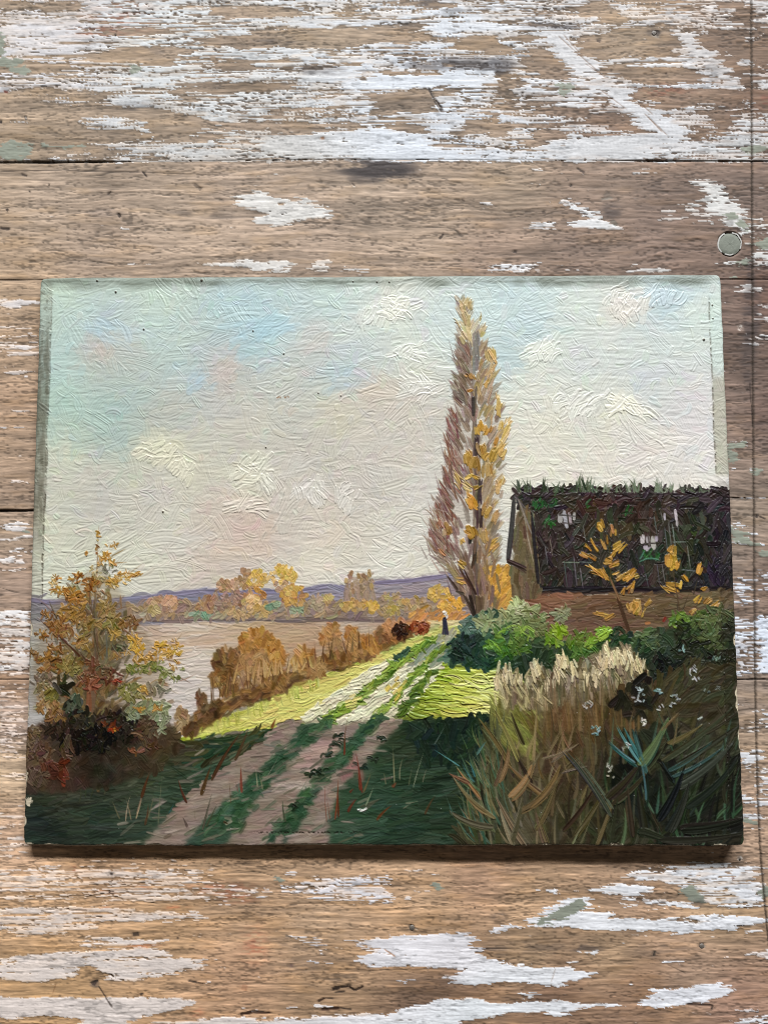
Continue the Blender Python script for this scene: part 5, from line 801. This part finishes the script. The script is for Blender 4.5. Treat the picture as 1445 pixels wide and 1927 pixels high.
# ---------------------------------------------------------------- age and wear on the paint
def finish_paint():
    GX, GY = np.meshgrid(np.arange(NX, dtype=np.float32), np.arange(NY, dtype=np.float32)); PX, PY = hmap(H_B2P, GX, GY)
    u = GX / SC; v = GY / SC; ur = (NX - 1 - GX) / SC; vb = (NY - 1 - GY) / SC
    n1 = fbm(PX, PY, 1 / 60, 1 / 60, 31); n2 = fbm(PX, PY, 1 / 7, 1 / 7, 37, 3); n3 = fbm(PX, PY, 1 / 3., 1 / 3., 41, 2)
    gro = fbm(PX, PY, 1 / 30., 1 / 4.2, 43, 3) - .5
    thin = sm(.9, .2, boxblur(np.abs(HGT), 3) * 3)
    HGT[...] += gro * (.16 + .34 * thin)
    land = sm(1120, 1150, PY)[..., None] + 0 * COL; g = COL.mean(-1, keepdims=True)
    COL[...] = COL * (1 - .13 * land) + g * .13 * land; COL[...] *= 1 - .03 * land
    def mixc(m, c, keep=0.):
        m = np.clip(m, 0, 1)[..., None]; COL[...] = COL * (1 - m) + m * (np.array(c, np.float32) + keep * (COL - 150))
    # frame rub marks: grime band on the rebate
    st = fbm(PX, PY, 1 / 45., 1 / 4., 47, 3); st2 = fbm(PX, PY, 1 / 5., 1 / 26., 49, 3)
    wtop = 19 + 12 * (n1 - .5) + 6 * (st - .5)
    band = sm(9, -9, v - wtop) * (.42 + .30 * sm(.35, .65, n1) + .35 * sm(.4, .7, st)) + .25 * sm(5, 0, v)
    mixc(band * sm(1400, 1300, PX), (108, 112, 104), .30)
    wl = 24 - 3 * sm(0, 600, v) + 4 * (n1 - .5) + 5 * (st2 - .5)
    bl = sm(3.5, -3.5, u - wl) * (sm(60, 150, v) * sm(560, 430, v) * .66 + .28 * sm(900, 560, v)) * (.72 + .34 * sm(.3, .7, st2))
    mixc(bl, (104, 101, 92), .30)
    mixc(sm(2, -2, u - wl) * sm(1000, 900, PY) * sm(.62, .75, n2) * .4, (84, 84, 72))
    wr = 25 + 3 * (n1 - .5)
    br = sm(2.5, -2.5, ur - wr)
    mixc(br * sm(180, 215, v) * sm(400, 385, v) * .5, (134, 132, 108), .2)
    mixc(br * sm(30, 60, v) * sm(215, 180, v) * .35, (176, 196, 186), .2)
    mixc(br * sm(400, 410, v) * .22, (40, 38, 34), .1)
    # the pressed line of the old frame
    for (d, w, a0, a1, s) in ((u - wl, 1.5, 400, 640, .6), (u - wl, 1.3, 30, 400, .25), (ur - wr, 1.3, 40, 400, .5), (ur - wr, 1.2, 500, 1060, .25)):
        ln = np.exp(-(d / w) ** 2) * sm(a0, a0 + 20, v) * sm(a1, a1 - 20, v) * sm(.4, .6, n2 + .12)
        mixc(ln * s, (62, 54, 44)); HGT[...] -= ln * .8
    bln = np.exp(-((vb - 24) / 1.6) ** 2) * sm(.45, .6, n3) * (sm(415, 440, u) * sm(640, 600, u) + .3 * sm(640, 700, u) * sm(1000, 900, u))
    mixc(bln * .75, (34, 28, 22)); HGT[...] -= bln * .6
    # pale ground showing at chipped edges
    e = np.minimum(np.minimum(u, ur), vb); along = np.where(vb < np.minimum(u, ur), u, v)
    chip = sm(.60, .68, fbm(PX, PY, 1 / 26., 1 / 26., 53, 3) + .12 * sm(9, 0, e) + .22 * sm(4., 0, vb) - .035 * e + .0) * sm(12, 6, e)
    chip *= sm(1120, 1180, PY)
    mixc(chip, (196, 184, 160)); HGT[...] -= chip * .8
    for (cx, cy, rx, ry) in [(57,1507,7,7),(1160,1589,14,5),(1352,1587,12,3),(700,1590,10,3),(100,1590,12,3),(60,1588,8,3),(1285,1588,10,2.5)]:
        m = sm(.25, -.15, np.hypot((PX - cx) / rx, (PY - cy) / ry) - 1 + (n3 - .5) * 1.3)
        mixc(m * .9, (204, 192, 168))
    # fly specks and dust
    for (x, y, r) in [(500,842,1.7),(308,963,2.2),(182,529,2.2),(378,528,3),(475,623,1.8),(640,745,1.5),(533,666,1.6),(707,531,2),(730,531,1.6),(662,530,1.5),(1120,500,2),(598,740,1.8),(1265,1310,1.6),(270,620,2.2),(217,550,2.6),(300,1295,1.5),(1320,640,3),(1336,575,2),(1337,600,2)]:
        d = np.hypot(PX - x, (PY - y) * 1.1); r *= .75; m = sm(r + .8, r - .8, d); mixc(m * .85, (58, 46, 36)); HGT[...] += m * .9
    for i in range(90):
        x, y = rng.uniform(60, 1390), rng.uniform(540, 1580); r = rng.uniform(.6, 1.1)
        ix, iy = [int(q) for q in hmap(H_P2B, x, y)]
        if 1 < ix < NX - 2 and 1 < iy < NY - 2: COL[iy, ix] = COL[iy, ix] * .4 + (24 if y < 1100 else 110)
    m = np.exp(-((PY - 748 - (PX - 530) * -.03) / 2.2) ** 2) * sm(512, 518, PX) * sm(546, 540, PX) * sm(.5, .62, n3); mixc(m * .8, (120, 84, 58))

# ---------------------------------------------------------------- camera pose from the panel's four corners
def solve_pose():
    Hm = homography([(-BW / 2, BH / 2), (BW / 2, BH / 2), (BW / 2, -BH / 2), (-BW / 2, -BH / 2)], [(x - 722.5, 963.5 - y) for x, y in CORN])
    M = np.diag([1 / CAM_F, 1 / CAM_F, 1]) @ Hm
    s = (np.linalg.norm(M[:, 0]) + np.linalg.norm(M[:, 1])) / 2
    M = M / s
    if M[2, 2] < 0: M = -M
    # camera looks along -Z in Blender: pixel = f * X / (-Z)
    r1, r2, t = M[:, 0].copy(), M[:, 1].copy(), M[:, 2].copy()
    for q in (r1, r2, t): q[2] *= -1
    r1 /= np.linalg.norm(r1); r2 -= r1 * (r1 @ r2); r2 /= np.linalg.norm(r2); r3 = np.cross(r1, r2)
    R = np.stack([r1, r2, r3], 1)             # world -> camera
    return R, t
Rw2c, tw2c = solve_pose()
cpos = -Rw2c.T @ tw2c + np.array([0, 0, BT])
mw = np.eye(4); mw[:3, :3] = Rw2c.T; mw[:3, 3] = cpos
cam.matrix_world = Matrix(mw.tolist())
def to_table(px, py, z=0.0):
    """survey point -> world x, y on the plane of height z"""
    d = np.stack([(np.asarray(px, float) - 722.5) / CAM_F, (963.5 - np.asarray(py, float)) / CAM_F, -np.ones(np.shape(px))], -1) @ Rw2c
    k = (z - cpos[2]) / d[..., 2]
    return cpos[0] + k * d[..., 0], cpos[1] + k * d[..., 1]

# ---------------------------------------------------------------- materials
def nd(nt, kind, **kw):
    n = nt.nodes.new(kind)
    for k, v in kw.items(): setattr(n, k, v)
    return n
def make_mat(name, rough, spec, attr=True, noise=(900, .5, .06), bump=.0, stretch=(1, 1, 1), color=(.2, .15, .1), rough_attr=None):
    m = bpy.data.materials.new(name); m.use_nodes = True; nt = m.node_tree; b = nt.nodes['Principled BSDF']
    b.inputs['Roughness'].default_value = rough; b.inputs['Specular IOR Level'].default_value = spec
    tc = nd(nt, 'ShaderNodeTexCoord'); mp = nd(nt, 'ShaderNodeMapping'); mp.inputs['Scale'].default_value = stretch
    nt.links.new(tc.outputs['Object'], mp.inputs['Vector'])
    nz = nd(nt, 'ShaderNodeTexNoise'); nz.inputs['Scale'].default_value = noise[0]; nz.inputs['Detail'].default_value = 4; nz.inputs['Roughness'].default_value = .65
    nt.links.new(mp.outputs['Vector'], nz.inputs['Vector'])
    mr = nd(nt, 'ShaderNodeMapRange'); mr.inputs['From Min'].default_value = .25; mr.inputs['From Max'].default_value = .75
    mr.inputs['To Min'].default_value = 1 - noise[2]; mr.inputs['To Max'].default_value = 1 + noise[2]
    nt.links.new(nz.outputs['Fac'], mr.inputs['Value'])
    mx = nd(nt, 'ShaderNodeVectorMath', operation='SCALE')
    if attr:
        a = nd(nt, 'ShaderNodeAttribute', attribute_name='Col'); nt.links.new(a.outputs['Color'], mx.inputs[0])
    else: mx.inputs[0].default_value = color
    nt.links.new(mr.outputs['Result'], mx.inputs['Scale']); nt.links.new(mx.outputs['Vector'], b.inputs['Base Color'])
    if rough_attr:
        r = nd(nt, 'ShaderNodeAttribute', attribute_name=rough_attr); nt.links.new(r.outputs['Fac'], b.inputs['Roughness'])
    if bump:
        bp = nd(nt, 'ShaderNodeBump'); bp.inputs['Strength'].default_value = 1; bp.inputs['Distance'].default_value = bump
        nt.links.new(nz.outputs['Fac'], bp.inputs['Height']); nt.links.new(bp.outputs['Normal'], b.inputs['Normal'])
    return m
M_OIL = make_mat('oil_paint', .46, .28, noise=(1500, .5, .04), bump=.00004, stretch=(.35, 1, 1), rough_attr='rgh')
M_TAB = make_mat('weathered_wood_and_paint', .72, .25, noise=(2300, .5, .17), bump=.00007, stretch=(.07, 1, 1), rough_attr='rgh')
M_END = make_mat('sawn_wood', .8, .2, attr=False, noise=(300, .5, .3), stretch=(.2, 1, 1), color=(.18, .115, .07))
M_PAN = make_mat('old_panel_edge', .8, .2, attr=False, noise=(500, .5, .35), color=(.10, .075, .05))
M_PLUG = make_mat('grey_green_filler', .75, .25, noise=(800, .5, .12), bump=.00008, attr=False, color=(.17, .185, .155))
M_RIM = make_mat('chipped_white_paint', .7, .3, noise=(900, .5, .12), bump=.00008, attr=False, color=(.40, .40, .38))

M_NAIL = make_mat('old_nail', .5, .4, noise=(2500, .5, .4), bump=.0001, attr=False, color=(.11, .095, .08))
ALB = .88
def lin(c):
    c = np.clip(c / 255., 0.004, 1.)
    return np.where(c <= .04045, c / 12.92, ((c + .055) / 1.055) ** 2.4) * ALB

def mesh_obj(name, V, F, mat, col=None, rgh=None, parent=None, smooth=True):
    """V (n,3), F (m,4) quads as arrays"""
    me = bpy.data.meshes.new(name); n, m = len(V), len(F); k = F.shape[1]
    me.vertices.add(n); me.vertices.foreach_set('co', np.ascontiguousarray(V, np.float32).ravel())
    me.loops.add(m * k); me.loops.foreach_set('vertex_index', np.ascontiguousarray(F, np.int32).ravel())
    me.polygons.add(m); me.polygons.foreach_set('loop_start', np.arange(0, m * k, k, dtype=np.int32)); me.polygons.foreach_set('loop_total', np.full(m, k, np.int32))
    me.update(calc_edges=True)
    if smooth: me.polygons.foreach_set('use_smooth', np.ones(m, bool))
    if col is not None:
        a = me.attributes.new('Col', 'FLOAT_COLOR', 'POINT'); c4 = np.ones((n, 4), np.float32); c4[:, :3] = col; a.data.foreach_set('color', c4.ravel())
    if rgh is not None:
        a = me.attributes.new('rgh', 'FLOAT', 'POINT'); a.data.foreach_set('value', np.ascontiguousarray(rgh, np.float32).ravel())
    me.materials.append(mat)
    o = bpy.data.objects.new(name, me); C.objects.link(o)
    if parent: o.parent = parent
    return o

def thing(name, label, cat, loc=(0, 0, 0)):
    o = bpy.data.objects.new(name, None); C.objects.link(o); o.location = loc; o['label'] = label; o['category'] = cat; o.empty_display_size = .02
    return o

# ---------------------------------------------------------------- the table
table = thing('table_top', 'weathered wooden table top of wide planks with peeling white and grey-green paint', 'table')
MAPS = make_maps()
PLUG = (1373., 459.)
SEAM = [lambda x: np.full(np.shape(x), -70.), lambda x: 305.5 - 5 * sm(0, 720, x) + 3.0 * sm(720, 1445, x), lambda x: 527 - 1.5 * sm(0, 1445, x), lambda x: 961 - 24 * sm(0, 1400, x), lambda x: np.full(np.shape(x), 1279.), lambda x: np.full(np.shape(x), 1990.)]
LO, HI = (-70, 1515)
inner = [(95, 545), (1332, 540), (1375, 1560), (72, 1565)]       # covered by the painting
STEP = 1.72
def plank(i, side):
    ya = float(SEAM[i](np.array([0.]))[0]); yb = float(SEAM[i + 1](np.array([0.]))[0])
    ny = int((yb - ya) / STEP) + 1
    t = np.linspace(0, 1, ny)
    ym = ya + t * (yb - ya)
    xs = xseam(ym)
    if side == 0: nx = int((1415 - LO) / STEP) + 1; s = np.linspace(0, 1, nx); X = LO + (xs[:, None] - LO) * s[None, :]
    else: nx = int((HI - 1415) / STEP) + 1; s = np.linspace(0, 1, nx); X = xs[:, None] + (HI - xs[:, None]) * s[None, :]
    Y = SEAM[i](X) * (1 - t[:, None]) + SEAM[i + 1](X) * t[:, None]
    j = vnoise(X, Y, 1 / 40., 1 / 40., 301) - .5
    gap = .9
    de = np.minimum(Y - SEAM[i](X), SEAM[i + 1](X) - Y); dx = np.abs(X - xs[:, None])
    inn = inpoly(X, Y, inner)
    need = ~inn
    col = np.zeros(X.shape + (3,)); z = np.zeros(X.shape); m = np.zeros(X.shape)
    c_, z_, m_ = table_sample(MAPS, X[need], Y[need]); col[need] = c_; z[need] = z_; m[need] = m_
    # rounded arrises; a black crack where the joint has opened
    lowj = (Y - SEAM[i](X)) > (SEAM[i + 1](X) - Y)                # nearer the joint below than the one above
    def openness(j):
        v = .55 + .45 * vnoise(X, Y * 0, 1 / 60., 1, 303 + j)
        return {1: v * (.28 + 1.1 * sm(270, 160, X) + .6 * sm(1130, 1230, X)), 2: v * .42, 3: v * (.3 + 1.1 * sm(500, 300, X)), 4: v * .5}.get(j, v * .4)
    open_ = np.where(lowj, openness(i + 1), openness(i))
    e = np.exp(-(de / (1.5 * open_ + .35)) ** 2)
    z -= e * .0010 * open_ + np.exp(-(dx / 1.7) ** 2) * .0007
    col *= (1 - .62 * e * open_)[..., None]
    dp = np.hypot(X - PLUG[0], Y - PLUG[1]); z -= .0008 * sm(24.5, 22.5, dp)
    wx, wy = to_table(X, Y)
    # keep only visible cells of the detailed skin
    cell = need[:-1, :-1] | need[1:, 1:] | need[:-1, 1:] | need[1:, :-1]
    idx = np.arange(ny * nx).reshape(ny, nx)
    F = np.stack([idx[:-1, :-1], idx[1:, :-1], idx[1:, 1:], idx[:-1, 1:]], -1)[cell]
    V = np.stack([wx, wy, z], -1).reshape(-1, 3)
    used = np.zeros(ny * nx, bool); used[F.ravel()] = True; rm = np.cumsum(used) - 1
    rg = .74 - .14 * m + .05 * (vnoise(X, Y, 1 / 5., 1 / 5., 305) - .5)
    V2 = V[used]; F2 = rm[F]; col2 = lin(col.reshape(-1, 3)[used]); rg2 = rg.reshape(-1)[used]
    # solid body of the plank under its skin
    cor = [(0, 0), (0, nx - 1), (ny - 1, nx - 1), (ny - 1, 0)]
    base = len(V2); B = []
    cx, cy = wx.mean(), wy.mean()
    for zz in (-.0014, -.022):
        for (a, b) in cor:
            B.append((wx[a, b] + .0003 * np.sign(cx - wx[a, b]), wy[a, b] + .0003 * np.sign(cy - wy[a, b]), zz))
    q = base
    BF = [(q, q + 1, q + 2, q + 3), (q + 7, q + 6, q + 5, q + 4)] + [(q + a, q + 4 + a, q + 4 + (a + 1) % 4, q + (a + 1) % 4) for a in range(4)]
    V2 = np.vstack([V2, B]); F2 = np.vstack([F2, BF]); col2 = np.vstack([col2, np.tile((.05, .033, .02), (8, 1))]); rg2 = np.concatenate([rg2, np.full(8, .85)])
    o = mesh_obj('plank', V2, F2, M_TAB, col2, rg2, table)
    return o
for i in range(5):
    plank(i, 0); plank(i, 1)

# filler plug in the plank, with its ring of chipped white paint
def disc(name, cx, cy, r0, r1, z, mat, seed, amp, parent, dome=0., arc=None):
    n = 40; a = np.arange(n) * 2 * math.pi / n; rr = np.random.default_rng(seed)
    jit = 1 + amp * np.interp(a, np.linspace(0, 2 * math.pi, 21), np.r_[rr.normal(0, 1, 20), 0][:21])
    rings = np.linspace(r0, r1, 6); V = []
    for q in rings:
        jj = jit if q == r1 else 1 + (jit - 1) * (q / r1)
        X, Y = cx + q * jj * np.cos(a), cy + q * jj * np.sin(a) * .97
        wx, wy = to_table(X, Y); zz = z + dome * math.cos(q / r1 * 1.5) + rr.normal(0, .00004, n)
        V += list(zip(wx, wy, np.broadcast_to(zz, n) - (.0003 if q == r1 else 0)))
    F = []
    for k in range(5):
        for i in range(n):
            if arc and any(a0 <= i < a1 for a0, a1 in arc): continue
            F.append((k * n + i, k * n + (i + 1) % n, (k + 1) * n + (i + 1) % n, (k + 1) * n + i))
    return mesh_obj(name, np.array(V), np.array(F)[:, ::-1], mat, parent=parent)
disc('wood_plug', PLUG[0], PLUG[1], 0.1, 21.2, -.00008, M_PLUG, 5, .02, table, .0001)
for (nx_, ny_, nr, sd) in [(1320, 1781, 5.2, 11), (775, 1746, 5.0, 12), (1230, 62, 5.0, 13), (1392, 1616.5, 2.6, 14)]:
    disc('nail_head', nx_, ny_, .1, nr, .00002, M_NAIL, sd, .05, table, .00018)
disc('paint_ring', PLUG[0], PLUG[1], 20.6, 23.4, -.00005, M_RIM, 8, .035, table, arc=((3, 8), (13, 15), (27, 31)))

# ---------------------------------------------------------------- the oil painting
paint_everything(); finish_paint()
pic = thing('oil_painting', 'small unframed oil painting of a river path, poplar and dark barn lying on planks', 'painting')
gx, gy = np.meshgrid(np.arange(NX), np.arange(NY))
S = gx / (NX - 1.); T = gy / (NY - 1.)
X = (S - .5) * BW; Y = (.5 - T) * BH
# worn, slightly uneven edges and rounded corners
ex = np.minimum(gx, NX - 1 - gx); ey = np.minimum(gy, NY - 1 - gy)
n1 = fbm(Y * 1000, X * 0 + 3, 1 / 9., 1, 401, 3) - .5; n2 = fbm(X * 1000, Y * 0 + 7, 1 / 11., 1, 403, 3) - .5
X += (-np.sign(S - .5)) * np.exp(-ex / 5.) * (.00015 + n1 * .0005)
Y += (np.sign(T - .5)) * np.exp(-ey / 5.) * (.00015 + n2 * .0006)
cr = np.exp(-(ex + ey) / 5.)
X += -np.sign(S - .5) * cr * .0009; Y += np.sign(T - .5) * cr * .0009
lift = .0002 + .0026 * S * T + .0006 * (4 * (S - .5) ** 2) * .5
cell_m = BW / NX
Z = BT + lift + HGT * cell_m * 1.5 - .0004 * np.exp(-(np.minimum(ex, ey) / 1.6))
wk = fbm(X * 1000, Y * 1000, 1 / 1.6, 1 / .9, 405, 2) - .5
Z += wk * .00006
V = np.stack([X, Y, Z], -1).reshape(-1, 3); colp = lin((COL - 20 * np.exp(-(COL / 75.) ** 2)).reshape(-1, 3)); colp = colp * (1 - .35 * np.exp(-np.minimum(ex, ey) / 1.3)).reshape(-1, 1)
rough = np.clip(.45 - .06 * np.clip(HGT, 0, 1) + .12 * (fbm(gx, gy, 1 / 90., 1 / 60., 407, 3) - .5) + .14 * np.exp(-np.minimum(ex, ey) / 8.), .3, .8).reshape(-1)
# ids of the motifs, tidied by a majority vote over neighbouring cells
ident = IDS.copy()
for _ in range(2):
    best = None; bc = None
    for k in range(len(MOTIFS)):
        v = boxblur((ident == k).astype(np.float32), 2)
        if best is None: best = v.copy(); bc = np.zeros(v.shape, np.int16)
        else: u_ = v > best; best[u_] = v[u_]; bc[u_] = k
    ident = bc
idx = np.arange(NX * NY).reshape(NY, NX)
Fq = np.stack([idx[:-1, :-1], idx[1:, :-1], idx[1:, 1:], idx[:-1, 1:]], -1)
cid = ident[:-1, :-1]
# smooth normals must agree where two motifs meet: each part carries the whole skin's normals
dzx = np.gradient(Z, axis=1) / (BW / (NX - 1)); dzy = -np.gradient(Z, axis=0) / (BH / (NY - 1))
Nn = np.stack([-dzx, -dzy, np.ones_like(Z)], -1); Nn /= np.linalg.norm(Nn, axis=-1, keepdims=True); Nn = Nn.reshape(-1, 3)
PLAB = {'painted_sky': 'pale blue and cream cloudy sky in thick short strokes', 'painted_poplar': 'tall ochre and mauve poplar', 'painted_barn': 'dark thatched barn with grass on its ridge', 'painted_shrub': 'orange-brown autumn shrub',
        'painted_walker': 'small figure in a dark dress and white cap', 'painted_cow': 'two rust-brown blots of cattle', 'painted_track': 'rutted cart track, cream in the light and mauve in shade'}
def pieces(mask):
    """label 4-connected pieces of a mask"""
    lab = np.where(mask, np.arange(mask.size).reshape(mask.shape) + 1, 0)
    while True:
        p = np.pad(lab, 1); n_ = np.maximum.reduce([p[1:-1, 1:-1], p[:-2, 1:-1], p[2:, 1:-1], p[1:-1, :-2], p[1:-1, 2:]]) * mask
        n_ = np.where(mask, n_.reshape(mask.shape), 0)
        g = lab.reshape(-1); q = np.concatenate([[0], g])[n_.reshape(-1)].reshape(mask.shape); q = np.maximum(n_, q) * mask
        if (q == lab).all(): return lab
        lab = q
jobs = []
for k, nm in enumerate(MOTIFS):
    mk = cid == k
    if nm not in ('painted_hills', 'painted_river'):
        if mk.any(): jobs.append((k, nm, mk))
        continue
    if not mk.any(): continue
    lab = pieces(mk); ids_, cnt = np.unique(lab[mk], return_counts=True)
    big = [i_ for i_, c_ in zip(ids_, cnt) if c_ >= 60 or c_ == cnt.max()]
    main_ = ids_[cnt.argmax()]
    for i_ in big:
        sel = (lab == i_) if i_ != main_ else (mk & ~np.isin(lab, [b_ for b_ in big if b_ != main_]))
        jobs.append((k, nm, sel))
for k, nm, sel in jobs:
    F = Fq[sel]
    used = np.zeros(NX * NY, bool); used[F.ravel()] = True; rm = np.cumsum(used) - 1
    o = mesh_obj(nm, V[used], rm[F], M_OIL, colp[used], rough[used], pic)
    o.data.normals_split_custom_set_from_vertices(Nn[used].tolist())
    if nm in PLAB: o['label'] = PLAB[nm]
# the wooden panel under the paint: its outline follows the paint's edge
per = np.concatenate([idx[0, :], idx[1:, -1], idx[-1, -2::-1], idx[-2:0:-1, 0]])
P0 = V[per].copy(); n = len(per)
P1 = P0.copy(); P1[:, 2] = np.maximum(lift.reshape(-1)[per] * .55, .00008)
P1[:, :2] *= .9985
PV = np.vstack([P0, P1]); 
me = bpy.data.meshes.new('wooden_panel')
me.from_pydata(PV.tolist(), [], [(i, n + i, n + (i + 1) % n, (i + 1) % n) for i in range(n)] + [tuple(range(2 * n - 1, n - 1, -1))])
me.materials.append(M_PAN); me.update()
po = bpy.data.objects.new('wooden_panel', me); C.objects.link(po); po.parent = pic
